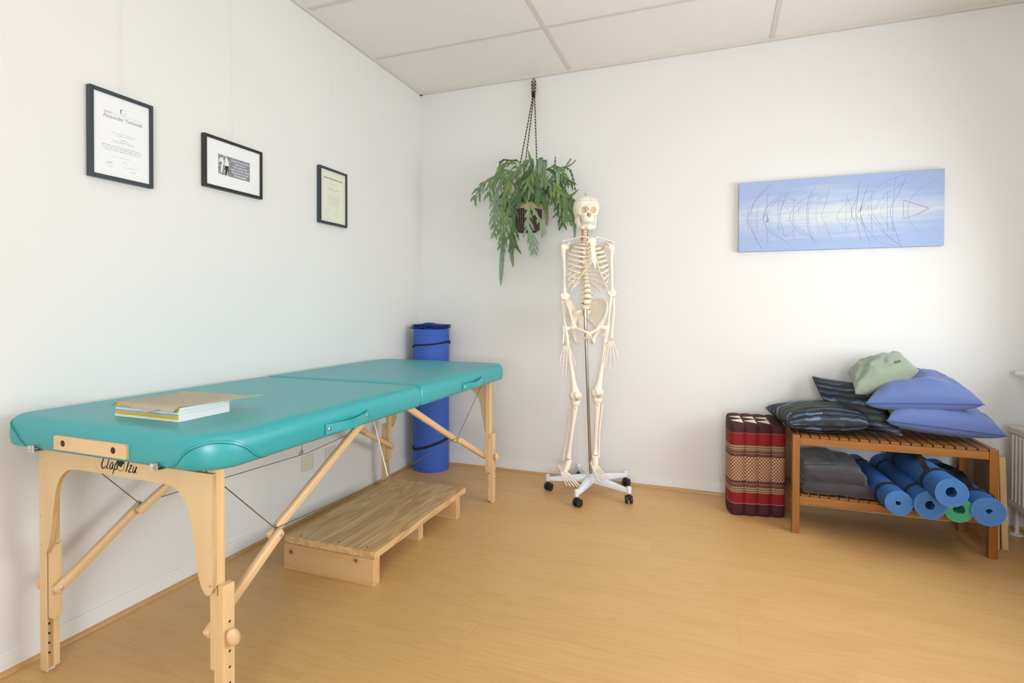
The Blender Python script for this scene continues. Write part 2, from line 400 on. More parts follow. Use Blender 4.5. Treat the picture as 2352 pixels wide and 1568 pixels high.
# baseboards with wooden floor moulding
for nm, lo, hi in (('baseboard_left', (0, ROOM_Y, 0), (.007, 0, .068)), ('baseboard_back', (0, -.007, 0), (ROOM_X, 0, .068)), ('baseboard_right', (ROOM_X-.007, ROOM_Y, 0), (ROOM_X, 0, .068)), ('baseboard_front', (0, ROOM_Y, 0), (ROOM_X, ROOM_Y+.007, .068))):
    b = bmesh.new(); add_box(b, lo, hi, .002); struct(nm, b, 'trimwhite')
M['quad'] = wood('floor_moulding', srgb(206, 160, 106), srgb(184, 136, 84), 'y', 1, .4, .4); M['quad_x'] = wood('floor_moulding_x', srgb(206, 160, 106), srgb(184, 136, 84), 'x', 1, .4, .4)
def quad(name, segs, d, mt):
    b = bmesh.new()
    for a0, a1 in segs:
        pr = [(0.007, 0), (.021, 0), (.0205, .005), (.018, .0095), (.013, .0125), (.007, .0135)]
        if d == 'y': m4 = axes((0, a0, 0), (1, 0, 0), (0, 0, 1), (0, 1, 0))
        elif d == 'x': m4 = axes((a0, 0, 0), (0, -1, 0), (0, 0, 1), (1, 0, 0))
        else: m4 = axes((ROOM_X, a0, 0), (-1, 0, 0), (0, 0, 1), (0, 1, 0))
        add_prism(b, pr, m4, a1-a0)
    struct(name, b, mt, smooth=30)
quad('trim_2', [(ROOM_Y, -2.5205), (-2.519, -.02)], 'y', 'quad'); quad('trim_3', [(.02, ROOM_X-.02)], 'x', 'quad_x'); quad('trim_4', [(ROOM_Y, -.02)], 'r', 'quad')
# ceiling: mineral tiles laid in a metal grid
ct = mat('ceiling_tile', srgb(232, 226, 216), .9); g = NG(ct); co = g.coord(); n1 = g.noise(co, 90, 5, .7); n2 = g.noise(co, 22, 3, .6)
g.l(g.mix(g.math('MULTIPLY_ADD', n1, .5, g.math('MULTIPLY', n2, .25)), srgb(246, 243, 236), srgb(226, 221, 212)), g.b.inputs['Base Color']); g.bump(n1, .5, .002)
b = bmesh.new(); add_box(b, (-.1, ROOM_Y-.1, ROOM_Z), (ROOM_X+.2, .1, ROOM_Z+.06)); struct('ceiling', b, ct)
M['grid'] = mat('ceiling_grid', srgb(218, 213, 204), .5)
GX = [1.126, 2.326]; GY = [-.5863-.6007*i for i in range(8)]
k = 5
for x in GX+[3.526]:
    b = bmesh.new(); add_box(b, (x-.0125, ROOM_Y, ROOM_Z-.004), (x+.0125, 0, ROOM_Z+.001)); struct('trim_%d' % k, b, 'grid'); k += 1
for y in GY:
    b = bmesh.new(); add_box(b, (0, y-.0125, ROOM_Z-.0045), (ROOM_X, y+.0125, ROOM_Z+.001)); struct('trim_%d' % k, b, 'grid'); k += 1
for lo, hi in (((0, ROOM_Y, ROOM_Z-.016), (.02, 0, ROOM_Z+.001)), ((0, -.02, ROOM_Z-.016), (ROOM_X, 0, ROOM_Z+.001)), ((ROOM_X-.02, ROOM_Y, ROOM_Z-.016), (ROOM_X, 0, ROOM_Z+.001)), ((0, ROOM_Y, ROOM_Z-.016), (ROOM_X, ROOM_Y+.02, ROOM_Z+.001))):
    b = bmesh.new(); add_box(b, lo, hi); struct('trim_%d' % k, b, 'grid'); k += 1
lampm = mat('lamp_diffuser', (1, 1, 1, 1), .5); lb = lampm.node_tree.nodes['Principled BSDF']; lb.inputs['Emission Color'].default_value = (1, .93, .82, 1); lb.inputs['Emission Strength'].default_value = 1.2
for i, (lx, ly) in enumerate(FILL_PANELS):  # added panels above the view, glowing to fill the room
    e = empty('ceiling_light', (lx, ly, ROOM_Z-.012), ['flat white ceiling light panel out of view above the middle of the room', 'flat white ceiling light panel out of view near the rear window'][i], 'ceiling light', 'ceiling light panels')
    b = bmesh.new(); add_box(b, (lx-.6, ly-.28, ROOM_Z-.012), (lx+.6, ly+.28, ROOM_Z-.004), .002); link('frame', b, 'trimwhite', e)
    b = bmesh.new(); add_box(b, (lx-.56, ly-.25, ROOM_Z-.015), (lx+.56, ly+.25, ROOM_Z-.012)); link('diffuser', b, lampm, e)

# ================================================================== WALL THINGS
def FR(y, z, d=0): return axes((d, y, z), (0, 1, 0), (0, 0, 1), (1, 0, 0))    # wall_left local frame: x right, y up, z out
def picture_frame(label, corners, fw, fmat, hang):
    """corners TL,TR,BR,BL in (y,z) on plane x~.02"""
    (y0, z0), (y1, z1) = corners; tilt = .004
    e = empty('picture_frame', (.004, (y0+y1)/2, z0), label, 'framed picture', 'framed pictures on the left wall')
    D = .022; b = bmesh.new(); w = fw
    for lo, hi in (((y0, z0), (y0+w, z1)), ((y1-w, z0), (y1, z1)), ((y0+w, z0), (y1-w, z0+w)), ((y0+w, z1-w), (y1-w, z1))):
        add_box(b, (.003, lo[0], lo[1]), (D, hi[0], hi[1]), .0012)
    link('frame', b, fmat, e)
    if hang:
        b = bmesh.new(); add_tube(b, [(.006, (y0+y1)/2, z1-.003), (.005, (y0+y1)/2, ROOM_Z-.016)], .0006, 5); link('hanging_thread', b, 'whitecord', e)
    return e
def squiggle(b, x, y, w, h, M4, mi, lw=.0008, n=24, seed=1, slope=.1):
    rr = random.Random(seed); pts = []
    for i in range(n):
        t = i/(n-1); pts.append((x+w*t+rr.uniform(-1, 1)*w*.035, y+slope*w*t+h*rr.uniform(-.5, .5)*(1 if rr.random() > .3 else 1.9)))
    add_stroke(b, [tuple(q) for q in spl(pts, 4)], lw, M4, mi)
def textline(b, x, y, w, h, M4, mi, seed=1):
    """row of tiny word-like dashes for print too small to read"""
    rr = random.Random(seed); cx = x
    while cx < x+w:
        ww = min(rr.uniform(.006, .018), x+w-cx); n = max(2, int(ww/.0026)); pts = [(cx+ww*i/n, y+h*.16*rr.uniform(-1, 1)) for i in range(n+1)]
        add_stroke(b, pts, h*.42, M4, mi); cx += ww+.003
# --- large certificate
Y0, Y1, Z0_, Z1_ = -2.2552, -2.0318, 1.5690, 1.8808
e = picture_frame('tall slate-framed certificate with a large heading, leftmost on the left wall', ((Y0, Z0_), (Y1, Z1_)), .0135, 'frame_navy', True)
b = bmesh.new(); add_box(b, (.006, Y0+.01, Z0_+.01), (.016, Y1-.01, Z1_-.01)); pr = link('print', b, 'paper', e)
yc = (Y0+Y1)/2; F = FR(yc, Z0_, .0165); H_ = Z1_-Z0_
b = bmesh.new()
merge(b, text_bm('Alexander Techniek', .0185, F @ Matrix.Translation((.004, H_-.094, 0)), width=.138, bold=-.00028), 0)
merge(b, text_bm('NeVLAT', .0095, F @ Matrix.Translation((-.048, H_-.0775, 0)), width=.028), 1)
textline(b, -.030, H_-.0755, .102, .0022, F, 1, 3)
for i, (w, yy) in enumerate(((.088, .142), (.062, .149), (.026, .162))): textline(b, -w/2+.008, H_-yy, w, .0024, F, 1 if i < 2 else 0, i)
for i, (w, yy) in enumerate(((.142, .190), (.140, .1975), (.124, .205))): textline(b, -w/2, H_-yy, w, .0026, F, 0, 10+i)
textline(b, .003, H_-.241, .013, .002, F, 0, 33); textline(b, -.050, H_-.2645, .019, .0022, F, 0, 31); textline(b, .028, H_-.269, .019, .0022, F, 0, 32)
link('lettering', b, ['grey_ink', 'pale_ink'], pr)
b = bmesh.new()
link_sig = lambda *a: (lambda bb: (squiggle(bb, *a), link('signature', bb, ['blue_ink', 'pale_ink'], pr)))(bmesh.new()); b.free()
link_sig(-.036, H_-.172, .076, .004, F, 0, .0007, 30, 5, .0); link_sig(-.036, H_-.226, .066, .003, F, 1, .0005, 24, 6, 0)
link_sig(-.058, H_-.252, .024, .006, F, 0, .0007, 10, 7, .0); link_sig(.008, H_-.258, .055, .003, F, 0, .0005, 9, 8, .1)
b = bmesh.new()     # round logo above the heading
c0 = (.003, H_-.060)
for k, (a0, a1, r, w, mi) in enumerate(((95, 250, .0088, .0034, 0), (270, 355, .0088, .0024, 1), (5, 80, .0092, .0014, 2))):
    add_stroke(b, [(c0[0]+r*math.cos(math.radians(a0+(a1-a0)*i/14)), c0[1]+r*math.sin(math.radians(a0+(a1-a0)*i/14))) for i in range(15)], [w*math.sin(PI*(i+1.5)/17) for i in range(15)], F, mi)
link('logo', b, ['teal_ink', 'green_ink', 'pale_ink'], pr)
# --- landscape quotation
Y0, Y1, Z0_, Z1_ = -1.8126, -1.5026, 1.6287, 1.8506
e = picture_frame('wide black-framed quotation with a small black and white photo, middle of the left wall', ((Y0, Z0_), (Y1, Z1_)), .0125, 'frame_black', True)
b = bmesh.new(); add_box(b, (.006, Y0+.01, Z0_+.01), (.016, Y1-.01, Z1_-.01)); pr = link('mount', b, 'paper', e)
yc = (Y0+Y1)/2; zc = (Z0_+Z1_)/2+.001; F = FR(yc, zc, .0163); W2, H2 = .084, .046
b = bmesh.new(); add_prism(b, [(-W2, -H2), (W2, -H2), (W2, H2), (-W2, H2)], F, .0006); card = link('card', b, 'white_ink', pr)
F2 = FR(yc, zc, .0170)
b = bmesh.new(); add_prism(b, [(-.024, -H2+.001), (W2, -H2+.001), (W2, H2-.006), (-.024, H2-.006)], F2, .0003, 0)
Ft = FR(yc, zc, .0174)
for i, ln in enumerate(['People do not decide', 'their futures.', 'They decide their', 'habits and their habits', 'decide their futures.', 'F M Alexander']):
    merge(b, text_bm(ln, .0112, Ft @ Matrix.Translation((.031, H2-.021-i*.0128, 0)), bold=.0001 if i < 5 else .0003), 1)
link('quotation', b, ['card_grey', 'white_ink'], pr)
ph = mat('grainy_photo', (.1, .1, .1, 1), .6); g = NG(ph); co = g.coord(); nn = g.noise(g.mapping(co, (1, 70, 55)), 2.4, 5, .75, .8)
g.l(g.ramp(nn, [(.40, srgb(50, 56, 54)), (.49, srgb(120, 126, 124)), (.60, srgb(216, 218, 216))]), g.b.inputs['Base Color'])
b = bmesh.new(); add_prism(b, [(-W2, -H2+.002), (-.024, -H2+.001), (-.024, H2-.006), (-W2, H2-.006)], F2, .0003, 0)
F3 = FR(yc, zc, .0174); fig = [(-.046, .032), (-.040, .036), (-.033, .018), (-.028, .004), (-.034, -.002), (-.050, -.004), (-.053, .002), (-.050, .014), (-.052, .022)]
add_prism(b, fig, F3, .0002, 1); add_prism(b, [(-.058, .008), (-.064, .012), (-.070, -.006), (-.073, -.036), (-.066, -.038), (-.061, -.014)], F3, .0002, 1)
add_prism(b, [(-.050, -.004), (-.030, -.002), (-.036, -.018), (-.043, -.040), (-.050, -.040), (-.047, -.020), (-.052, -.012)], F3, .0002, 2)
add_prism(b, [(-.080, .018), (-.072, .028), (-.060, .024), (-.054, .012), (-.066, .008), (-.078, .010)], F3, .0002, 1)
link('photo', b, [ph, 'white_ink', 'ink'], pr)
b = bmesh.new(); squiggle(b, .088, -.060, .046, .004, F, 0, .0006, 12, 12, -.25); link('signature', b, 'pale_ink', pr)
# --- cream certificate
Y0, Y1, Z0_, Z1_ = -1.1076, -.8726, 1.5827, 1.8936
e = picture_frame('tall slate-framed cream certificate, nearest the room corner on the left wall', ((Y0, Z0_), (Y1, Z1_)), .0135, 'frame_navy', True)
b = bmesh.new(); add_box(b, (.006, Y0+.01, Z0_+.01), (.016, Y1-.01, Z1_-.01)); pr = link('print', b, 'paper_cream', e)
yc = (Y0+Y1)/2; zc = (Z0_+Z1_)/2; F = FR(yc, zc, .0165)
b = bmesh.new()
for s in (0, .003):
    w, h = .093-s, .131-s
    add_stroke(b, [(-w, -h), (w, -h), (w, h), (-w, h), (-w, -h)], .0007, F, 0)
link('border', b, ['gold_ink'], pr)
b = bmesh.new(); merge(b, text_bm('Alexander Technique Teachers Association', .0090, F @ Matrix.Translation((0, .097, 0)), width=.160, bold=.0003), 0)
textline(b, -.033, .070, .066, .0024, F, 1, 41)
for i in range(7): textline(b, -.052, .006-i*.0085, .106 if i < 6 else .085, .0028, F, 1, 50+i)
for i in range(2): textline(b, -.068, -.085-i*.008, .024, .0024, F, 1, 60+i)
for i in range(3): textline(b, .012, -.084-i*.008, .026, .0024, F, 1, 70+i)
squiggle(b, -.046, .042, .095, .009, F, 0, .0008, 26, 80, 0); squiggle(b, -.068, -.073, .046, .004, F, 1, .0006, 14, 81, 0); squiggle(b, .012, -.070, .036, .007, F, 1, .0007, 12, 82, 0)
link('lettering', b, ['grey_ink', 'pale_ink'], pr)

# --- sockets low on the left wall
def sock(y0, y1, z0, z1, phone, label):
    e = empty('wall_socket', (.001, (y0+y1)/2, z0), label, 'wall socket')
    b = bmesh.new(); add_box(b, (0, y0, z0), (.009, y1, z1), .003, seg=3); link('faceplate', b, 'socket', e, smooth=35)
    b = bmesh.new(); add_box(b, (.008, y0+.012, z0+.012), (.0115, y1-.012, z1-.012), .0015); c = link('cover', b, 'socket', e)
    if phone:
        b = bmesh.new(); yc, zc = (y0+y1)/2, (z0+z1)/2-.004
        for i in range(3):
            for j in range(2): add_cyl(b, (.0110, yc-.011+i*.011, zc-.007+j*.014), (.0121, yc-.011+i*.011, zc-.007+j*.014), .0024, 10)
        link('pin_hole', b, 'hole', c)
sock(-1.2245, -1.1440, .256, .336, False, 'plain cream blanking plate low on the left wall, nearer the camera')
sock(-1.0420, -.9570, .254, .338, True, 'cream telephone socket with small holes low on the left wall')

# ================================================================== MASSAGE TABLE
TX0, TX1, TY0, TYM, TY1 = .034, .885, -2.518, -1.515, -.523
ZB, ZT = .711, .800
T = empty('massage_table', (.47, -1.52, 0), 'long teal padded folding massage table on beech legs along the left wall', 'massage table')
PROF = [(.016, ZB-.002), (.008, ZB+.001), (.003, ZB+.008), (.0008, ZB+.020), (0, ZB+.038), (.0008, ZB+.052), (.0035, ZB+.065), (.0085, ZB+.076), (.016, ZB+.0835), (.027, ZB+.0875), (.045, ZB+.0888), (.08, ZB+.0890)]
def rring(x0, y0, x1, y1, rad, inset, n=10):
    """rounded rectangle, rad=(x0y0,x1y0,x1y1,x0y1)"""
    out = []
    for (cx, cy, sx, sy, a0), r in zip(((x0, y0, 1, 1, 180), (x1, y0, -1, 1, 270), (x1, y1, -1, -1, 0), (x0, y1, 1, -1, 90)), rad):
        rr = max(r-inset, .002); ox = cx+sx*(inset+rr); oy = cy+sy*(inset+rr)
        for k in range(n+1):
            a = math.radians(a0+90*k/n); out.append((ox+rr*math.cos(a), oy+rr*math.sin(a)))
    return out
def pad(y0, y1, rad, seam_lo, seam_hi):
    b = bmesh.new(); rings = []
    for ins, z in PROF: rings.append([b.verts.new((x, y, z)) for x, y in rring(TX0, y0, TX1, y1, rad, ins)])
    n = len(rings[0])
    for r0, r1 in zip(rings, rings[1:]):
        for k in range(n): b.faces.new((r0[k], r0[(k+1) % n], r1[(k+1) % n], r1[k]))
    b.faces.new(rings[0][::-1]); b.faces.new(rings[-1])
    return b
pads = []
b = pad(TY0, TYM-.0005, (.070, .105, .012, .012), 0, 1); p1 = link('padded_top', b, 'teal', T, smooth=60)
b = pad(TYM+.0005, TY1, (.012, .012, .085, .085), 1, 0); p2 = link('padded_top', b, 'teal', T, smooth=60)
# wooden under-frame of both halves
b = bmesh.new()
for y0, y1 in ((TY0+.10, TYM-.004), (TYM+.004, TY1-.10)):
    for lo, hi in (((TX0+.10, y0, .694), (TX0+.12, y1, .711)), ((TX1-.12, y0, .694), (TX1-.10, y1, .711)), ((TX0+.12, y0, .694), (TX1-.12, y0+.02, .711)), ((TX0+.12, y1-.02, .694), (TX1-.12, y1, .711))): add_box(b, lo, hi, .001)
link('under_frame', b, 'beech_x', T)
# corner gusset stitching on the two near corners
def side_pt(s, h, cx, sgn):
    """s: arc length about the corner (0 = corner middle, + along the long side), h 0..1 up the side"""
    i = h*(len(PROF)-2); k = int(i); f = i-k; ins = PROF[k][0]*(1-f)+PROF[k+1][0]*f; z = PROF[k][1]*(1-f)+PROF[k+1][1]*f
    RC = .105 if sgn > 0 else .070; r = RC-ins; L = r*PI/4; ins -= .0006
    if abs(s) <= L: a = -PI/4+s/r; x, y = TX1-RC+(r+.0006)*math.cos(a), TY0+RC+(r+.0006)*math.sin(a)
    elif s > 0: x, y = TX1-ins, TY0+RC+(s-L)
    else: x, y = TX1-RC+(s+L), TY0+ins
    if sgn < 0: x = TX0+TX1-x
    return Vector((x, y, z+.0004))
for sgn in (1, -1):
    b = bmesh.new(); pts = []
    for i in range(41):
        t = -1+2*i/40; s = .125*t + (.02 if t > 0 else 0)*abs(t); pts.append(side_pt(s, .02+.60*(1-abs(t)**1.9), 0, sgn))
    add_tube(b, pts, .0011, 6); link('corner_seam', b, 'tealdark', p1)
    b = bmesh.new()
    for i in range(66):
        t = -1.02+2.04*(i+.5)/66; s = .133*t + (.02 if t > 0 else 0)*abs(t); p = side_pt(s, max(.02, .02+.655*(1-min(1, abs(t))**1.9)), 0, sgn)
        add_ell(b, p, .0009, 6, 4)
    link('stitching', b, 'tealdark', p1)
# wooden bracket for the face cradle
b = bmesh.new(); add_box(b, (.303, -2.5265, .7225), (.594, -2.512, .7615), .0025); br = link('cradle_bracket', b, 'beech_x', T)
for x in (.344, .548):
    b = bmesh.new(); add_cyl(b, (x, -2.5268, .743), (x, -2.52, .743), .0088, 24); link('bracket_hole', b, 'hole', br)
for x in (.316, .450, .582):
    b = bmesh.new(); add_cyl(b, (x, -2.5274, .743), (x, -2.52, .743), .0035, 12); link('screw', b, 'chrome', br)
for x in (.200, .697):
    b = bmesh.new(); add_box(b, (x-.011, TY0-.004, .703), (x+.011, TY0+.020, .708), .001); add_box(b, (x-.011, TY0-.010, .706), (x+.004, TY0+.004, .724), .002)
    add_cyl(b, (x+.007, TY0-.004, .703), (x+.007, TY0-.004, .725), .003, 10); add_cyl(b, (x-.004, TY0-.012, .715), (x-.004, TY0-.004, .715), .004, 10); link('metal_latch', b, 'chrome', T)
# carry handles
for y0, y1 in ((-2.112, -1.893), (-1.128, -.908)):
    b = bmesh.new(); C0 = spl([(TX1+.003, y0, .7375), (TX1+.010, y0+.03, .739), (TX1+.022, (y0+y1)/2, .7385), (TX1+.010, y1-.03, .742), (TX1+.003, y1, .747)], 6)
    L = []
    for i, c in enumerate(C0):
        t = i/(len(C0)-1); h = .0145+.003*(abs(2*t-1)**6); L.append([b.verts.new((c[0]+dx, c[1], c[2]+dz)) for dx, dz in ((-.0018, -h), (.0018, -h), (.0026, 0), (.0018, h), (-.0018, h))])
    for a, c in zip(L, L[1:]):
        for k in range(5): b.faces.new((a[k], a[(k+1) % 5], c[(k+1) % 5], c[k]))
    b.faces.new(L[0][::-1]); b.faces.new(L[-1]); bmesh.ops.recalc_face_normals(b, faces=b.faces); hd = link('carry_handle', b, 'teal', T, smooth=30)
    for yy, zz in ((y0+.012, .738), (y1-.012, .7455)):
        b = bmesh.new(); add_cyl(b, (TX1+.002, yy, zz), (TX1+.0105, yy, zz), .0065, 16, bev=.001); add_cyl(b, (TX1+.010, yy, zz), (TX1+.0115, yy, zz), .0028, 12); link('rivet', b, 'chrome', hd)
# end panels (plywood arches)
PX0, PX1 = .1125, .8165; PC = (PX0+PX1)/2
def panel_poly():
    half = [(PX1, .690), (PX1, .392), (PX1-.006, .380), (PX1-.020, .374), (PX1-.034, .384), (PX1-.046, .410), (PX1-.055, .445), (PX1-.064, .50), (PX1-.074, .553), (PX1-.086, .592), (PX1-.104, .618), (PX1-.128, .636), (PX1-.158, .6445), (PX1-.20, .646)]
    half = [half[0]]+[tuple(p) for p in spl(half[1:], 3)]
    return half + [(2*PC-x, z) for x, z in half[::-1]]
for y, s in ((-2.452, -1), (-.586, 1)):
    b = bmesh.new(); add_prism(b, panel_poly(), axes((0, y+.006, 0), (1, 0, 0), (0, 0, 1), (0, -1, 0)), .012, 0, 1)
    pn = link('end_panel', b, ['ply', 'plyedge'], T)
    yf = y-.0062 if s < 0 else y+.0062
    for x in (PX0+.007, PX1-.007):
        for z in (.667, .580, .490, .402):
            b = bmesh.new(); add_cyl(b, (x, yf-.0013, z), (x, yf+.0013, z), .0036, 12, bev=.0006); link('screw', b, 'chrome', pn)
    if s < 0:
        # brush lettering
        b = bmesh.new(); LM = axes((.392, yf-.0004, .6600), (1, 0, 0), (0, 0, 1), (0, -1, 0))
        def st(pts, w=.0034):
            q = [tuple(p) for p in spl(pts, 6)]; n = len(q); add_stroke(b, [(x+.22*y_, y_) for x, y_ in q], [w*(.55+.45*math.sin(PI*(i+1)/(n+1))) for i in range(n)], LM)
        st([(.022, .030), (.014, .037), (.006, .030), (.001, .014), (.004, .004), (.012, .003), (.020, .010)], .0042)
        st([(.029, .036), (.026, .020), (.024, .006), (.027, .003), (.031, .005)])
        st([(.048, .020), (.042, .023), (.037, .016), (.036, .007), (.040, .003), (.045, .008), (.048, .020), (.047, .008), (.050, .003)])
        st([(.057, .022), (.055, .008), (.052, -.010)]); st([(.056, .016), (.061, .023), (.066, .020), (.066, .010), (.061, .004), (.056, .006)])
        st([(.098, .034), (.108, .036), (.118, .034)], .0040); st([(.108, .035), (.106, .018), (.103, .002)], .0046)
        st([(.114, .021), (.122, .022), (.114, .004), (.125, .004)], .0040)
        st([(.132, .021), (.129, .008), (.133, .003), (.139, .010), (.142, .021), (.140, .008), (.144, .002)], .0042)
        # emblem: disc with a seated figure over a ring
        cx, cy = .0815, .0185
        add_stroke(b, [(cx+.0165*math.cos(math.radians(a)), cy+.0165*math.sin(math.radians(a))) for a in range(140, 405, 8)], .0012, LM)
        add_prism(b, [(cx+.0165*math.cos(math.radians(a)), cy+.004+.0165*math.sin(math.radians(a))*.92) for a in range(5, 180, 9)] + [(cx-.009, cy+.001), (cx-.007, cy-.004), (cx-.002, cy-.002), (cx, cy-.007), (cx+.003, cy-.002), (cx+.006, cy-.004), (cx+.009, cy+.003)], LM, .0004)
        link('brand_lettering', b, 'ink', pn)
# legs: upper post behind the plywood + grooved lower leg sliding outside it
for s_end in (-1, 1):
    def Y(t): return -2.446+t if s_end < 0 else -.592-t
    for sx in (1, -1):
        def X(a): return (.8165 if sx > 0 else .1125)+sx*a
        def bx(b, xa, xb, ta, tb, z0, z1, bev=.003):
            add_box(b, (min(X(xa), X(xb)), min(Y(ta), Y(tb)), z0), (max(X(xa), X(xb)), max(Y(ta), Y(tb)), z1), bev)
        b = bmesh.new(); bx(b, -.0285, -.002, 0, .0125, .392, .700, .0025); bx(b, -.0285, .0, .0140, .0275, .392, .700, .0025); bx(b, -.027, -.003, .011, .016, .392, .700, .0)
        bx(b, -.0285, -.0090, .0042, .0325, .170, .398, .002); bx(b, -.011, .006, .012, .026, .200, .398, .001)
        up = link('leg', b, 'beech', T)
        b = bmesh.new(); bx(b, .0035, .0240, 0, .0360, .004, .398, .0028); bx(b, -.0095, .0060, .0, .0045, .004, .372, .0012); bx(b, -.0095, .0060, .0325, .0360, .172, .372, .0012)
        bx(b, -.0095, .0060, .0195, .0360, .012, .168, .002); bx(b, -.0085, .0, .0, .0045, .372, .392, .001)
        lo = link('lower_leg', b, 'beech', up)
        for z in (.146, .116, .086, .056):
            b = bmesh.new(); add_cyl(b, (X(.0036), Y(.0125), z), (X(.0010), Y(.0125), z), .0034, 12); link('peg_hole', b, 'hole', lo)
        for z in (.300, .222, .180, .138):
            b = bmesh.new(); add_cyl(b, (X(.0243), Y(.019), z), (X(.0225), Y(.019), z), .0036, 12); link('peg_hole', b, 'hole', lo)
        b = bmesh.new(); add_box(b, (X(.012)-.008, Y(.018)-.012, 0), (X(.012)+.008, Y(.018)+.012, .012), .001); link('foot_glide', b, 'trimwhite', lo)
        b = bmesh.new(); Rk = Euler((math.radians(28), 0, 0)).to_matrix(); add_ell(b, (X(.038), Y(.018), .262), (.0120, .0175, .0270), 20, 12, Rk); add_cyl(b, (X(.022), Y(.018), .262), (X(.036), Y(.018), .262), .007, 12); link('wooden_knob', b, 'strut', up, smooth=True)
# folding struts
def strut(b, a, c, w=.023, h=.030, ext=0):
    a = Vector(a); c = Vector(c); d = (c-a).normalized(); a = a-d*ext; c = c+d*ext; L = (c-a).length
    x = Vector((1, 0, 0)); z = d; y = z.cross(x).normalized(); t = bmesh.new()
    bmesh.ops.create_cube(t, size=1); bmesh.ops.scale(t, vec=(w, h, L), verts=t.verts); bmesh.ops.bevel(t, geom=t.edges[:], offset=.0085, segments=4, affect='EDGES', profile=.5)
    bmesh.ops.transform(t, matrix=axes((a+c)/2, x, y, z), verts=t.verts); merge(b, t, 0)
J = {}
for side, xu, xl in (('r', .797, .822), ('l', .132, .107)):
    for end, yl, yj, yt in (('n', -2.428, -2.190, -1.70), ('f', -.610, -.925, -1.44)):
        zj = .425; xu2, xl2 = xu, xl
        s_in = -1 if side == 'r' else 1
        xa = .750 if side == 'r' else .176; xlow = .774 if side == 'r' else .152
        b = bmesh.new(); strut(b, (xa, yt, .697), (xa, yj, zj), ext=.016); up = link('upper_strut', b, 'strut', T, smooth=30)
        b = bmesh.new(); strut(b, (xlow, yj, zj), (xlow, yl, .262), ext=.016); lw = link('lower_strut', b, 'strut', T, smooth=30)
        for (yy, zz) in ((yj, zj), (yl, .262)):
            b = bmesh.new(); xo = xlow+(.0112 if side == 'r' else .0112); add_cyl(b, (xlow-.0125, yy, zz), (xlow+.0125, yy, zz), .0062, 14, bev=.001); add_cyl(b, (xlow+.012, yy, zz), (xlow+.0138, yy, zz), .003, 10); link('bolt', b, 'chrome', lw)
        b = bmesh.new(); xm = (xa+xlow)/2; add_tube(b, [(xm, yj-.004, zj+.010), (xm, yj, zj+.026), (xm, yj+.006, zj+.014), (xm, yj, zj)], .0028, 8); link('hinge_clip', b, 'steel', up)
        J[side+end] = Vector((xm, yj, zj+.016))
def cable(pts, r=.0015, mt='cable', nm='cable'):
    b = bmesh.new(); add_tube(b, pts, r, 6); link(nm, b, mt, T)
cable([J['ln'], (.16, -1.36, .408), J['lf']]); cable([J['rn'], (.762, -1.595, .414), J['rf']])
for s_, yy in (('ln', -2.435), ('rn', -2.470), ('lf', -.60), ('rf', -.60)):
    cable([J[s_], (J[s_].x+(.012 if s_[0] == 'r' else -.012), yy+(.03 if s_[1] == 'n' else -.03), .689)])
# slack cords that pull the long cables to the middle hinge
cable([(.775, -1.596, .425), (.62, -1.50, .69)], .0026, 'whitecord', 'pull_cord'); cable([(.14, -1.38, .412), (.22, -1.46, .69)], .0013, 'cable', 'pull_cord')
for p in ((.778, -1.602, .421), (.14, -1.381, .411)):
    b = bmesh.new(); add_tube(b, [(p[0]-.006, p[1]-.010, p[2]-.008), (p[0], p[1]-.012, p[2]+.002), (p[0], p[1]+.006, p[2]+.012), (p[0]+.002, p[1]+.012, p[2]+.004), (p[0], p[1]-.002, p[2]-.006)], .0022, 8); link('cord_hook', b, 'steel', T)

# ---------------------------------------------------------------- books under a felt mat
bz = ZB+.0892; rb = random.Random(3)
bk = [('spine_white', 'thin white paperback at the bottom of the stack on the teal table', .006), ('yellow', 'white booklet with a bright yellow spine, second from the bottom of the stack', .0075),
      ('spine_grey', 'grey-spined booklet just above the lower yellow-spined one', .0065), ('spine_white', 'white booklet in the middle of the stack of booklets', .006), ('spine_grey', 'pale grey booklet just under the topmost yellow-spined booklet', .0045), ('yellow', 'booklet with a yellow spine at the top of the stack, under the felt', .008)]
for i, (cm, lb, th) in enumerate(bk):
    ex, ey = rb.uniform(-.0025, .0025), rb.uniform(-.002, .002); x0, x1, y0, y1 = .378+ex, .634+ex, -2.408+ey, -2.238+ey
    x0 += .002*i*.3
    e = empty('booklet', ((x0+x1)/2, (y0+y1)/2, bz), lb, 'book', 'booklets stacked on the massage table')
    b = bmesh.new(); add_box(b, (x0+.002, y0+.001, bz+.0008), (x1-.0015, y1-.0015, bz+th-.0008)); link('pages', b, 'pages', e)
    b = bmesh.new(); add_box(b, (x0, y0, bz+th-.0009), (x1, y1, bz+th), 0); add_box(b, (x0, y0, bz), (x1, y1, bz+.0009), 0); link('cover', b, 'spine_white', e)
    b = bmesh.new(); add_box(b, (x0, y0-.0010, bz), (x1, y0+.0009, bz+th), .0003); sp = link('spine', b, cm, e)
    if cm == 'yellow':
        b = bmesh.new(); Ms = axes((0, y0-.0012, bz+th/2), (1, 0, 0), (0, 0, 1), (0, -1, 0)); textline(b, x0+.02, 0, .215, .0018, Ms, 0, 90+i); link('spine_print', b, 'ink', sp)
    bz += th+.0001
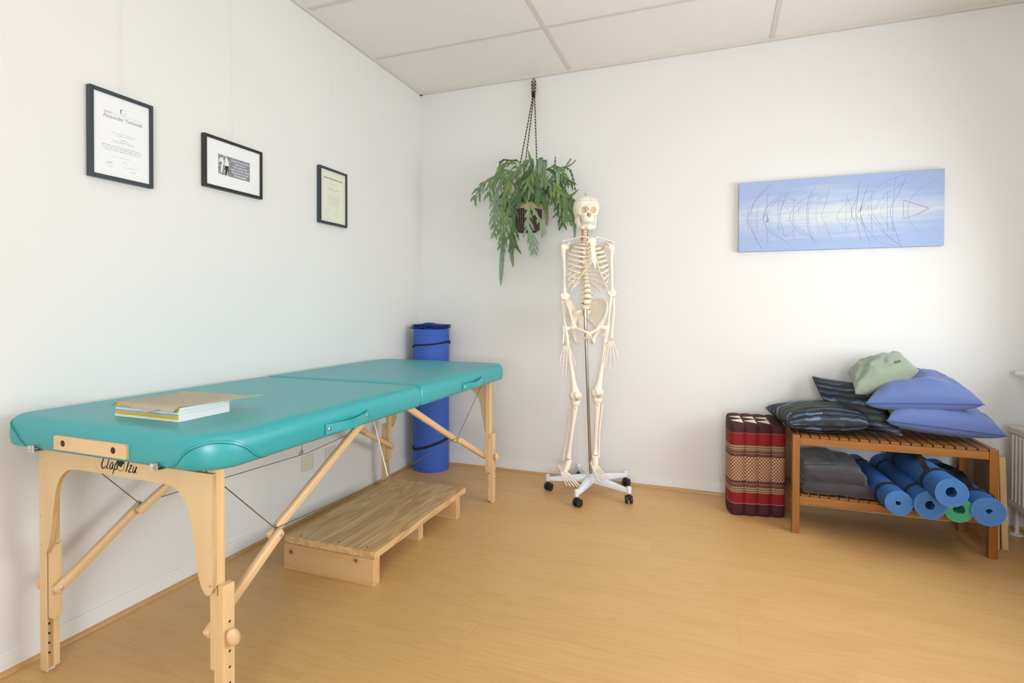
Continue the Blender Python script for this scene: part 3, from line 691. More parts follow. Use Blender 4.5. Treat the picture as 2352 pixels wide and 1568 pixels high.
# felt sheet
fm = mat('beige_felt', srgb(196, 178, 140), .95, sheen=.3); g = NG(fm); co = g.coord(); n1 = g.noise(co, 420, 3, .8); g.l(g.mix(g.ramp(n1, [(.35, (0, 0, 0)), (.65, (1, 1, 1))]), srgb(255, 247, 224), srgb(222, 204, 168)), g.b.inputs['Base Color']); g.bump(n1, .6, .002)
b = bmesh.new(); P00, P10, P11, P01 = (.376, -2.420), (.634, -2.434), (.725, -2.182), (.392, -2.200); NU, NV = 30, 24; grid = {}
for i in range(NU+1):
    for j in range(NV+1):
        u, v = i/NU, j/NV; x = (P00[0]*(1-u)+P10[0]*u)*(1-v)+(P01[0]*(1-u)+P11[0]*u)*v; y = (P00[1]*(1-u)+P10[1]*u)*(1-v)+(P01[1]*(1-u)+P11[1]*u)*v
        if v == 0: y += .010*mnoise.noise((u*7, 0, 3))+.004*math.sin(u*9)
        if v == 1: y += .006*mnoise.noise((u*5, 9, 3))
        z = bz+.0040+.0018*mnoise.noise((x*28, y*28, 0))+.0010*mnoise.noise((x*110, y*110, 7))
        ov = max(0, -2.4135-y); z -= ov*.85; z -= max(0, .04-abs(u-.95))*.02*(v < .15)
        z -= .010*max(0, (.03-u)/.03)*(1-v) ; ovr = max(0, x-.640); z += ovr*.06+.004*max(0, ovr*10)**2*0
        if v == 0: z -= .001*max(0, mnoise.noise((u*11, 2, 5)))
        grid[i, j] = b.verts.new((x, y, z))
for i in range(NU):
    for j in range(NV): b.faces.new((grid[i, j], grid[i+1, j], grid[i+1, j+1], grid[i, j+1]))
r = bmesh.ops.solidify(b, geom=b.faces[:], thickness=-.0030)
bmesh.ops.recalc_face_normals(b, faces=b.faces)
tag(link('felt_sheet', b, fm, base=(.5, -2.3, bz), smooth=60), 'wrinkled beige felt sheet with ragged edges lying on top of the booklets', 'felt sheet')

# ================================================================== LOW PINE PLATFORM
kx = M['pine_x']; g = NG(kx); co = g.coord(); lk = g.b.inputs['Base Color'].links[0].from_socket; c = lk
for kp in ((.334-.523, -.412, .077), (.665-.523, -.412, .094)):
    vm = g.n('ShaderNodeVectorMath', operation='DISTANCE'); g.l(g.mapping(co, (1, .3, 1.15)), vm.inputs[0]); vm.inputs[1].default_value = (kp[0], kp[1]*.3, kp[2]*1.15)
    c = g.mix(g.ramp(vm.outputs['Value'], [(0, (1, 1, 1)), (.006, (1, 1, 1)), (.010, (.25, .25, .25)), (.022, (0, 0, 0))]), c, srgb(116, 72, 42))
g.l(c, g.b.inputs['Base Color'])
e = empty('step_platform', (.523, -1.25, 0), 'low wide pine step platform on three cross blocks under the massage table', 'platform')
b = bmesh.new(); n = 5; w = (.752-.292)/n
for i in range(n): add_box(b, (.292+i*w+.0004, -1.652, .108), (.292+(i+1)*w-.0004, -.806, .136), .0016)
link('deck', b, 'pine', e)
for y0, y1, xe in ((-1.662, -1.617, .750), (-1.222, -1.178, .700), (-.918, -.874, .750)):
    b = bmesh.new(); add_box(b, (.296, y0, 0), (xe, y1, .108), .002); link('cross_block', b, 'pine_x', e)
b = bmesh.new()
for x, y in ((.70, -.87), (.35, -.86), (.69, -1.62), (.36, -1.63), (.55, -1.62)): add_cyl(b, (x, y, .1355), (x, y, .1364), .004, 10)
link('screw', b, 'hole', e)

# ================================================================== TALL ROLLED MAT IN THE CORNER
tm = mat('royal_blue_foam', srgb(52, 92, 188), .7); g = NG(tm); co = g.coord(); s = g.sep(co)
wv = g.math('MULTIPLY_ADD', g.math('SINE', g.math('MULTIPLY', s[2], 2*PI/.0115)), .5, .5)
g.l(g.mix(g.math('MULTIPLY', wv, .35), srgb(62, 104, 200), srgb(40, 76, 164)), g.b.inputs['Base Color']); g.bump(wv, .8, .0025)
TR = empty('exercise_mat', (.170, -.138, 0), 'tall royal blue ribbed exercise mat rolled up and standing in the room corner', 'exercise mat')
def spiral_roll(name, a, c, r0, R, th, mats, parent, turns=None, seg=44, phase=0, gap=.0006, **kw):
    a = Vector(a); c = Vector(c); z = (c-a).normalized(); x = Vector((0, 0, 1)).cross(z); x = x.normalized() if x.length > .1 else Vector((1, 0, 0)); y = z.cross(x)
    pitch = th+gap; turns = (R-r0-th)/pitch; N = int(turns*seg); b = bmesh.new(); rows = []
    for i in range(N+1):
        an = phase+2*PI*turns*i/N; ri = r0+pitch*turns*i/N; tt = th if i < N-6 else th*(N-i+.6)/6.6
        d = x*math.cos(an)+y*math.sin(an)
        rows.append([b.verts.new(p) for p in (a+d*ri, a+d*(ri+tt), c+d*(ri+tt), c+d*ri)])
    for p, q in zip(rows, rows[1:]):
        for k in range(4):
            f = b.faces.new((p[k], q[k], q[(k+1) % 4], p[(k+1) % 4])); f.material_index = 1 if k in (0, 2) else 0
    b.faces.new(rows[0]); b.faces.new(rows[-1][::-1]); bmesh.ops.recalc_face_normals(b, faces=b.faces)
    return link(name, b, mats, parent, smooth=40, **kw)
spiral_roll('rolled_foam', (.170, -.138, .0), (.170, -.138, .975), .030, .128, .007, [tm, tm], TR, phase=.5)
def band(cx, cy, r, zf, w=.018, t=.0022):
    b = bmesh.new(); N = 60; L = []
    for i in range(N):
        a = 2*PI*i/N; z = zf(a); L.append([b.verts.new((cx+(r+q)*math.cos(a), cy+(r+q)*math.sin(a), z+dz)) for q, dz in ((.0, -w/2), (t, -w/2), (t, w/2), (.0, w/2))])
    for i in range(N):
        for k in range(4): b.faces.new((L[i][k], L[(i+1) % N][k], L[(i+1) % N][(k+1) % 4], L[i][(k+1) % 4]))
    bmesh.ops.recalc_face_normals(b, faces=b.faces); return b
link('strap', band(.170, -.138, .1286, lambda a: .855+.035*math.cos(a-math.radians(-35))-.012*math.cos(2*(a+1.0)), .012), 'strap', TR, smooth=30)
link('strap', band(.170, -.138, .1286, lambda a: .185+.040*math.cos(a-math.radians(25))), 'strap', TR, smooth=30)
# folded cloth on the roll
b = bmesh.new()
def fold_layer(b, z, w, d, cx, cy, th, seed, rot=0, mi=0, NU=18, NV=12, amp=.004, droop=.0):
    G = {}
    for i in range(NU+1):
        for j in range(NV+1):
            u, v = 2*i/NU-1, 2*j/NV-1; x, y = u*w/2, v*d/2; zz = z+amp*mnoise.noise((u*2+seed, v*2, seed))-droop*max(0, abs(u)-.8)
            X_ = cx+x*math.cos(rot)-y*math.sin(rot); Y_ = cy+x*math.sin(rot)+y*math.cos(rot); e_ = max(abs(u), abs(v)); ins = th*.5*max(0, 1-(e_/1.0)**8)
            G[i, j] = (X_, Y_, zz, ins)
    top = {k: b.verts.new((q[0], q[1], q[2]+th/2+q[3]*.3-(0 if q[3] > 1e-5 else th*.3))) for k, q in G.items()}; bot = {k: b.verts.new((q[0], q[1], q[2]-th/2-q[3]*.0+(0 if q[3] > 1e-5 else th*.3))) for k, q in G.items()}
    for i in range(NU):
        for j in range(NV):
            for S_d, fl in ((top, False), (bot, True)):
                q = [S_d[i, j], S_d[i+1, j], S_d[i+1, j+1], S_d[i, j+1]]; f = b.faces.new(q[::-1] if fl else q); f.material_index = mi
    per = [(i, 0) for i in range(NU)]+[(NU, j) for j in range(NV)]+[(i, NV) for i in range(NU, 0, -1)]+[(0, j) for j in range(NV, 0, -1)]
    for p, q in zip(per, per[1:]+per[:1]):
        f = b.faces.new((bot[p], bot[q], top[q], top[p])); f.material_index = mi
for i in range(3): fold_layer(b, .983+i*.0095, .232-.008*i, .17, .160+.006*i, -.138, .009, i*3.1, .02*i, amp=.005)
add_ell(b, (.166, -.17, 1.008), (.05, .05, .012), 14, 8)
tag(link('folded_cloth', b, 'cloth_blue', base=(.165, -.138, .976), smooth=60), 'small dark blue folded cloth lying on top of the tall blue rolled mat', 'cloth')

# ================================================================== HANGING FERN
PX_, PY_, PZ_ = .868, -.118, 1.62
HP = empty('hanging_plant', (PX_, PY_, PZ_), 'green fern spilling from a dark woven basket hung by cords on the back wall', 'hanging plant')
wv = mat('woven_basket', srgb(50, 42, 38), .8); g = NG(wv); co = g.coord('UV'); s = g.sep(co)
r1 = g.math('FLOOR', g.math('MULTIPLY', s[1], 13)); uu = g.math('ADD', g.math('MULTIPLY', s[0], 46), g.math('MULTIPLY', g.math('MODULO', r1, 2), .5)); fu = g.math('FRACT', g.math('ADD', uu, g.math('MULTIPLY', s[1], 6))); fv = g.math('FRACT', g.math('MULTIPLY', s[1], 13))
h = g.math('MULTIPLY', g.math('SINE', g.math('MULTIPLY', fu, PI)), g.math('SINE', g.math('MULTIPLY', fv, PI)))
lt = g.math('LESS_THAN', g.math('ABSOLUTE', g.math('SUBTRACT', fu, .5)), .2); g.l(g.mix(g.math('MULTIPLY', lt, g.math('GREATER_THAN', fv, .35)), srgb(44, 36, 32), srgb(168, 140, 108)), g.b.inputs['Base Color']); g.bump(h, 1, .006)
b = bmesh.new(); prof = [(.010, 0), (.062, .002), (.080, .014), (.092, .055), (.096, .105), (.098, .145), (.094, .146), (.088, .10), (.080, .03), (.01, .02)]
uvl = b.loops.layers.uv.new('UVMap'); N = 48; rings = [[b.verts.new((PX_+r*math.cos(2*PI*k/N)*1.0, PY_+r*math.sin(2*PI*k/N), PZ_+z)) for k in range(N)] for r, z in prof]
for i in range(len(rings)-1):
    for k in range(N):
        f = b.faces.new((rings[i][k], rings[i][(k+1) % N], rings[i+1][(k+1) % N], rings[i+1][k]))
        for lp, (a, c) in zip(f.loops, ((k, i), (k+1, i), (k+1, i+1), (k, i+1))): lp[uvl].uv = (a/N, prof[min(c, 9)][1]/.15)
b.faces.new(rings[0][::-1]); bk_ = link('basket', b, wv, HP, smooth=60)
b = bmesh.new(); rings = [[b.verts.new((PX_+r*math.cos(2*PI*k/N), PY_+r*math.sin(2*PI*k/N), PZ_+z)) for k in range(N)] for r, z in ((.0985, .142), (.1005, .150), (.1015, .166), (.0995, .178), (.096, .182), (.093, .178), (.092, .142))]
for i in range(len(rings)-1):
    for k in range(N): b.faces.new((rings[i][k], rings[i][(k+1) % N], rings[i+1][(k+1) % N], rings[i+1][k]))
link('rim_band', b, 'jute', bk_, smooth=60)
b = bmesh.new(); add_cyl(b, (PX_, PY_, PZ_+.13), (PX_, PY_, PZ_+.165), .092, 32); link('soil', b, mat('potting_soil', srgb(70, 52, 40), .95, bump=(80, 1)), HP)
rp = mat('twisted_cord', srgb(60, 50, 44), .85); g = NG(rp); co = g.coord('UV'); s = g.sep(co); st_ = g.math('SINE', g.math('MULTIPLY_ADD', s[1], 2*PI*.5/.011, g.math('MULTIPLY', s[0], 2*PI))); g.l(g.mix(g.math('GREATER_THAN', st_, -.1), srgb(196, 178, 150), srgb(40, 34, 32)), g.b.inputs['Base Color']); g.bump(st_, .8, .003)
def rope(pts, r, parent, nm='cord'):
    b = bmesh.new(); uvl = b.loops.layers.uv.new('UVMap'); fr = frames(pts); seg = 8; L = [0]
    for p, q in zip(pts, pts[1:]): L.append(L[-1]+(Vector(q)-Vector(p)).length)
    R_ = [[b.verts.new(p+a*(r*math.cos(2*PI*k/seg))+c*(r*math.sin(2*PI*k/seg))) for k in range(seg)] for p, a, c in fr]
    for i in range(len(R_)-1):
        for k in range(seg):
            f = b.faces.new((R_[i][k], R_[i][(k+1) % seg], R_[i+1][(k+1) % seg], R_[i+1][k]))
            for lp, (u, v) in zip(f.loops, ((k, i), (k+1, i), (k+1, i+1), (k, i+1))): lp[uvl].uv = (u/seg, L[v])
    return link(nm, b, rp, parent, smooth='all')
HK = Vector((.880, -.030, 2.652))
for a in (200, 262, 335):
    ex = Vector((PX_+.098*math.cos(math.radians(a)), PY_+.098*math.sin(math.radians(a)), PZ_+.17)); kt = HK+Vector((.010*math.cos(math.radians(a)), -.004, -.135)); rope([tuple(p) for p in spl([ex, ex.lerp(kt, .5)+Vector((0, 0, 0)), kt, HK+Vector((.006*math.cos(math.radians(a)), -.004, -.02))], 16)], .0042, HP)
rope([tuple(p) for p in spl([HK+Vector((-.010, 0, -.10)), HK+Vector((-.013, 0, -.03)), HK+Vector((-.007, 0, 0)), HK+Vector((.006, 0, .001)), HK+Vector((.013, 0, -.03)), HK+Vector((.010, 0, -.10))], 10)], .0045, HP, 'hanging_loop')
b = bmesh.new()
for i in range(5): add_ell(b, HK+Vector((.001*(-1)**i, -.002, -.085-i*.008)), (.013, .010, .006), 12, 7)
link('knot', b, rp, HP)
b = bmesh.new(); add_tube(b, [(HK.x, -.001, HK.z-.004), (HK.x, -.02, HK.z-.006), (HK.x, -.034, HK.z-.008), (HK.x, -.036, HK.z+.006)], .0022, 8); link('wall_hook', b, 'steel', HP)
def leafmat(nm, c1, c2, c3):
    mt = mat(nm, c1, .5, spec=.4); g = NG(mt); co = g.coord(); n1 = g.noise(co, 16, 3); oi = g.n('ShaderNodeObjectInfo').outputs['Random']
    c = g.mix(g.math('ADD', g.math('MULTIPLY', n1, .6), g.math('MULTIPLY', oi, .5), clamp=True), c1, c2); n2 = g.noise(co, 7, 2); c = g.mix(g.ramp(n2, [(.56, (0, 0, 0)), (.72, (1, 1, 1))]), c, c3)
    g.l(c, g.b.inputs['Base Color']); g.b.inputs['Subsurface Weight'].default_value = 0; g.bump(g.noise(co, 60, 2), .25, .002); return mt
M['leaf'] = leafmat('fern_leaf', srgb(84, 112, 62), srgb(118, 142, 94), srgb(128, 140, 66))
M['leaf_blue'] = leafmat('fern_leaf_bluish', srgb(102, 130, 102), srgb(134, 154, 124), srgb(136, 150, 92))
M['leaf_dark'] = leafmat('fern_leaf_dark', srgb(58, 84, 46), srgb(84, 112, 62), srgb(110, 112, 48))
def frond(path, w, lobes=0, seed=0, mt='leaf', side=None, wavy=.25, lobelen=2.2, nm='frond'):
    """path: 3D control points; lobes: number of side lobes per side (0 = strap leaf)"""
    rr = random.Random(seed); S = [Vector(p) for p in spl(path, 10)]; n = len(S)-1; b = bmesh.new(); fr = []
    sd = Vector(side) if side is not None else None
    for i, p in enumerate(S):
        t = (S[min(i+1, n)]-S[max(i-1, 0)]).normalized(); ref = sd if sd is not None else Vector((.25, -1, .35)).normalized()
        sv = t.cross(ref); sv = sv.normalized() if sv.length > .05 else t.orthogonal().normalized(); nv = sv.cross(t); fr.append((p, t, sv, nv))
    base_i = int(n*.30) if lobes else 0
    L = []
    for i, (p, t, sv, nv) in enumerate(fr):
        u = i/n
        if lobes: ww = .0018 if i < base_i else w*.34*math.sin(PI*min(1, max(0, (u-.28)/.72))**.6)**.8+.0012
        else: ww = w*(max(0, math.sin(PI*u**(.62 if path[0].z-path[-1].z < .30 else 1.9)))**.75)*(1+wavy*math.sin(i*2.1+seed)*.35)+.0010
        cu = .25*ww
        L.append((b.verts.new(p+sv*ww+nv*cu), b.verts.new(p), b.verts.new(p-sv*ww+nv*cu)))
    for a, c in zip(L, L[1:]):
        b.faces.new((a[0], a[1], c[1], c[0])); b.faces.new((a[1], a[2], c[2], c[1]))
    if lobes:
        for k in range(lobes):
            u = .30+.68*(k+.5)/lobes; fi = u*n; i = int(fi); p, t, sv, nv = fr[i]; p = p.lerp(fr[min(i+1, n)][0], fi-i)
            for sg in (1, -1):
                ln = w*lobelen*1.12*(.45+.75*math.sin(PI*min(1, (1.08-u)/.85)))*rr.uniform(.75, 1.15); d = (sv*sg*rr.uniform(.55, .85)+t*rr.uniform(.7, 1.0)+nv*rr.uniform(-.3, .25)).normalized()
                cs = d.cross(nv).normalized(); lw = w*.40*rr.uniform(.8, 1.15); pp = []
                for q in range(12):
                    s_ = q/11; c = p+d*(ln*s_)+Vector((0, 0, -1))*(ln*s_*s_*.5)+nv*(math.sin(s_*7+k)*.12*ln*.3); ww = lw*.78*(1-s_**4)**.8*(1+.22*math.sin(s_*19+k))+.0006
                    if q == 0: ww = lw*.95
                    pp.append((b.verts.new(c+cs*ww+nv*ww*.2), b.verts.new(c-cs*ww-nv*ww*.1)))
                for a, c in zip(pp, pp[1:]): b.faces.new((a[0], a[1], c[1], c[0]))
        # terminal lobe
    bmesh.ops.recalc_face_normals(b, faces=b.faces)
    return link(nm, b, mt, HP, smooth='all')
def W_(px, py, y): return onp(px, py, 'y', y)
CR = Vector((PX_, PY_, PZ_+.165))
def fp(*pts, c=None):
    """crown -> pixel traced path at stated wall distances"""
    c0 = CR+Vector(c or (0, 0, 0)); out = [c0]
    for px, py, y in pts: out.append(W_(px, py, y))
    return out
FR_ = [
 # big left lobed frond
 (fp((1170, 395, -.20), (1140, 405, -.22), (1108, 425, -.22), (1086, 462, -.20), c=(-.05, 0, 0)), .030, 7, 'leaf_blue', 2.0),
 (fp((1185, 400, -.22), (1158, 402, -.26), (1132, 420, -.27), (1120, 455, -.26), c=(-.04, -.02, 0)), .028, 6, 'leaf', 2.2),
 (fp((1190, 385, -.20), (1165, 376, -.22), (1148, 392, -.22), (1152, 425, -.22), c=(-.04, 0, 0)), .022, 8, 'leaf', 1.6),
 (fp((1195, 380, -.12), (1172, 369, -.12), (1150, 372, -.11), (1145, 410, -.11), c=(-.04, .02, 0)), .014, 8, 'leaf_dark', 1.8),
 (fp((1172, 405, -.22), (1142, 440, -.25), (1135, 490, -.24), (1134, 548, -.22), c=(-.06, -.02, 0)), .026, 9, 'leaf_blue', 1.9),
 (fp((1178, 420, -.25), (1156, 460, -.27), (1150, 500, -.26), (1148, 540, -.24), c=(-.05, -.03, 0)), .026, 7, 'leaf', 1.9),
 (fp((1180, 440, -.22), (1168, 490, -.24), (1160, 530, -.24), (1152, 570, -.22), c=(-.06, -.05, 0)), .026, 7, 'leaf', 2.2),
 (fp((1184, 450, -.24), (1180, 520, -.26), (1176, 545, -.25), (1184, 572, -.24), c=(-.05, -.05, 0)), .026, 6, 'leaf_dark', 2.2),
 (fp((1162, 520, -.16), (1156, 560, -.17), (1152, 610, -.16), (1150, 657, -.15), c=(-.06, 0, -.02)), .0150, 0, 'leaf_blue', 0),
 (fp((1176, 510, -.22), (1176, 545, -.23), (1175, 580, -.22), (1179, 614, -.21), c=(-.06, -.04, -.02)), .0140, 0, 'leaf', 0),
 # over the basket front
 (fp((1206, 450, -.27), (1214, 480, -.29), (1213, 520, -.28), (1222, 545, -.27), (1227, 586, -.26), c=(0, -.06, 0)), .026, 9, 'leaf_blue', 1.9),
 (fp((1218, 470, -.28), (1236, 500, -.29), (1246, 520, -.28), (1250, 538, -.27), c=(.02, -.06, 0)), .020, 6, 'leaf_blue', 1.6),
 (fp((1242, 440, -.26), (1252, 470, -.27), (1256, 500, -.27), (1255, 520, -.26), c=(.05, -.05, 0)), .016, 0, 'leaf_dark', 0),
 # top
 (fp((1222, 385, -.12), (1218, 365, -.12), (1213, 345, -.13), c=(0, 0, 0)), .012, 0, 'leaf', 0),
 (fp((1236, 385, -.14), (1242, 366, -.18), (1240, 395, -.22), (1236, 425, -.22), c=(.02, -.02, 0)), .017, 0, 'leaf_blue', 0),
 (fp((1248, 380, -.14), (1252, 376, -.18), (1250, 405, -.21), (1248, 430, -.21), c=(.03, -.02, 0)), .013, 0, 'leaf_blue', 0),
 (fp((1208, 385, -.14), (1200, 378, -.18), (1188, 400, -.22), (1184, 430, -.22), c=(-.01, -.02, 0)), .016, 5, 'leaf', 1.8),
 (fp((1225, 380, -.20), (1214, 392, -.24), (1200, 408, -.27), (1190, 418, -.27), c=(0, -.03, .01)), .022, 5, 'leaf_dark', 1.8),
 (fp((1225, 375, -.16), (1212, 370, -.18), (1195, 385, -.2), (1178, 382, -.2), c=(0, -.03, .01)), .022, 5, 'leaf', 1.8),
 # right
 (fp((1262, 400, -.18), (1272, 388, -.19), (1275, 372, -.19), (1275, 358, -.19), c=(.05, 0, 0)), .008, 5, 'leaf_dark', 1.4),
 (fp((1275, 400, -.18), (1295, 388, -.19), (1306, 372, -.19), (1311, 364, -.19), c=(.05, 0, 0)), .010, 7, 'leaf', 1.3),
 (fp((1275, 405, -.16), (1300, 385, -.16), (1314, 376, -.15), (1323, 366, -.15), c=(.05, 0, 0)), .007, 7, 'leaf_dark', 1.2),
 (fp((1260, 392, -.22), (1280, 384, -.24), (1296, 400, -.25), (1305, 425, -.24), c=(.05, -.02, 0)), .022, 7, 'leaf', 1.8),
 (fp((1262, 400, -.24), (1284, 402, -.26), (1300, 412, -.25), (1318, 422, -.24), c=(.05, -.02, 0)), .020, 6, 'leaf_dark', 1.9),
 (fp((1280, 392, -.18), (1306, 388, -.18), (1316, 410, -.18), (1322, 440, -.17), c=(.05, 0, 0)), .010, 8, 'leaf_dark', 1.4),
 (fp((1270, 430, -.26), (1292, 450, -.27), (1310, 450, -.27), (1330, 434, -.26), c=(.06, -.04, 0)), .016, 0, 'leaf', 0),
 (fp((1262, 430, -.26), (1280, 452, -.28), (1296, 475, -.28), (1308, 505, -.27), c=(.06, -.04, 0)), .026, 6, 'leaf', 2.1),
 (fp((1264, 420, -.28), (1284, 440, -.29), (1300, 460, -.28), (1304, 520, -.27), c=(.06, -.04, 0)), .026, 6, 'leaf', 2.1),
 (fp((1262, 440, -.26), (1278, 465, -.28), (1290, 490, -.28), (1292, 524, -.27), c=(.06, -.05, 0)), .022, 6, 'leaf_dark', 2.0),
 (fp((1260, 445, -.24), (1276, 475, -.25), (1284, 500, -.24), (1286, 530, -.24), c=(.06, -.05, 0)), .010, 6, 'leaf_blue', 1.8),
 (fp((1256, 430, -.26), (1266, 450, -.28), (1284, 480, -.28), (1268, 502, -.27), c=(.05, -.05, 0)), .016, 0, 'leaf_dark', 0),
 (fp((1272, 420, -.10), (1300, 450, -.10), (1316, 490, -.10), (1320, 530, -.10), (1319, 552, -.10), c=(.07, 0, 0)), .017, 0, 'leaf_blue', 0),
 (fp((1280, 430, -.14), (1304, 448, -.14), (1318, 470, -.14), (1314, 520, -.14), c=(.07, 0, 0)), .022, 5, 'leaf', 1.7),
 (fp((1278, 396, -.26), (1281, 404, -.27), (1282, 425, -.27), (1282, 446, -.26), c=(.05, -.03, 0)), .013, 0, 'leaf_blue', 0),
 # centre fill over the rim
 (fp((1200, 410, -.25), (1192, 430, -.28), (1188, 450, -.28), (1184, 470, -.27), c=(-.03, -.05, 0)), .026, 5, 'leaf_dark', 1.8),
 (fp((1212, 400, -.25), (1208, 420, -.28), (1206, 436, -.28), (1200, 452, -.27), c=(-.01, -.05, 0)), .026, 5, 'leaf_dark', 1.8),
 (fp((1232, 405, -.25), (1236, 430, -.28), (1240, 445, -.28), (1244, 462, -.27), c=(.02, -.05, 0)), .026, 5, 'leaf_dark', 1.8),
 (fp((1240, 400, -.25), (1256, 420, -.29), (1270, 432, -.29), (1286, 452, -.28), c=(.03, -.05, 0)), .024, 5, 'leaf', 1.9),
 (fp((1226, 398, -.24), (1222, 404, -.28), (1212, 418, -.30), (1222, 444, -.29), c=(.0, -.05, 0)), .026, 5, 'leaf', 1.9),
 (fp((1190, 400, -.22), (1176, 404, -.24), (1166, 430, -.26), (1166, 470, -.25), c=(-.04, -.03, 0)), .024, 6, 'leaf', 1.9),
 (fp((1186, 410, -.18), (1166, 420, -.18), (1158, 460, -.18), (1164, 500, -.17), c=(-.05, 0, 0)), .026, 6, 'leaf_dark', 2.0),
 (fp((1250, 398, -.12), (1268, 392, -.12), (1284, 410, -.12), (1296, 440, -.12), c=(.04, .02, 0)), .024, 6, 'leaf_dark', 1.9),
]
for i, (path, w, lb, mt_, ll) in enumerate(FR_): frond(path, w*(1.0 if lb else 1), max(5, int(lb*.95)) if lb else 0, i*7+1, mt_, None, .25, ll*.85 if ll else 2.2)
rr = random.Random(11)
for i in range(16):     # small young leaves around the crown
    a = rr.uniform(0, 2*PI); d = Vector((math.cos(a), math.sin(a)*.7-.25, 0)); L_ = rr.uniform(.07, .15); up = rr.uniform(.4, 1.2)
    p = CR+d*.03; frond([p, p+d*L_*.4+Vector((0, 0, L_*.5*up)), p+d*L_*.8+Vector((0, 0, L_*.45*up)), p+d*L_*1.15+Vector((0, 0, L_*.05))], rr.uniform(.012, .018), rr.choice((0, 4, 5)), 200+i, rr.choice(('leaf', 'leaf_dark', 'leaf_dark')), None, .3, 1.7)

# ================================================================== PAINTING
PA = Vector((2.155, 0, 1.455)); PW, PHH = .995, .403
e = empty('canvas_painting', (PA.x+PW/2, -.015, PA.z), 'long pale blue canvas painting of reed-like lines on the back wall', 'painting')
pm = mat('painted_sky', srgb(170, 192, 228), .6); g = NG(pm); co = g.coord('Generated'); s = g.sep(co)
n1 = g.noise(g.mapping(co, (2.2, 1, 9)), 1.6, 4, .55); n2 = g.noise(g.mapping(co, (3, 1, 26)), 2.2, 3, .6)
dz = g.math('ABSOLUTE', g.math('SUBTRACT', s[2], .49)); gl = g.math('SUBTRACT', .44, dz); gl = g.math('ADD', gl, g.math('MULTIPLY_ADD', n1, .5, -.27)); gl = g.math('SUBTRACT', gl, g.math('MULTIPLY', g.math('ABSOLUTE', g.math('SUBTRACT', s[0], .5)), .30))
c = g.ramp(gl, [(0, srgb(158, 178, 216)), (.18, srgb(178, 194, 220)), (.32, srgb(204, 211, 220)), (.46, srgb(226, 226, 216))]); c = g.mix(g.math('MULTIPLY', g.ramp(n2, [(.5, (0, 0, 0)), (.75, (1, 1, 1))]), .35), c, srgb(160, 180, 216))
g.l(c, g.b.inputs['Base Color'])
b = bmesh.new(); add_box(b, (PA.x, -.036, PA.z), (PA.x+PW, -.003, PA.z+PHH), .002); cv = link('canvas', b, pm, e)
M['reed_red'] = mat('reed_red', srgb(186, 84, 92), .7); M['reed_blue'] = mat('reed_blue', srgb(112, 140, 200), .7); M['reed_teal'] = mat('reed_teal', srgb(110, 156, 176), .7); M['reed_dark'] = mat('reed_dark', srgb(112, 116, 150), .7); M['reed_green'] = mat('reed_green', srgb(110, 180, 140), .7)
b = bmesh.new(); PM = axes((PA.x, -.0364, PA.z), (1, 0, 0), (0, 0, 1), (0, -1, 0)); q0 = (245, 195, 825); 
def pq(u, v):
    """reading off the zoomed canvas -> canvas metres"""
    x = (u-245)/(2150-245); top = 195+(68-195)*x; bot = 825+(775-825)*x; y = 1-(v-top)/(bot-top); return (x*PW, y*PHH)
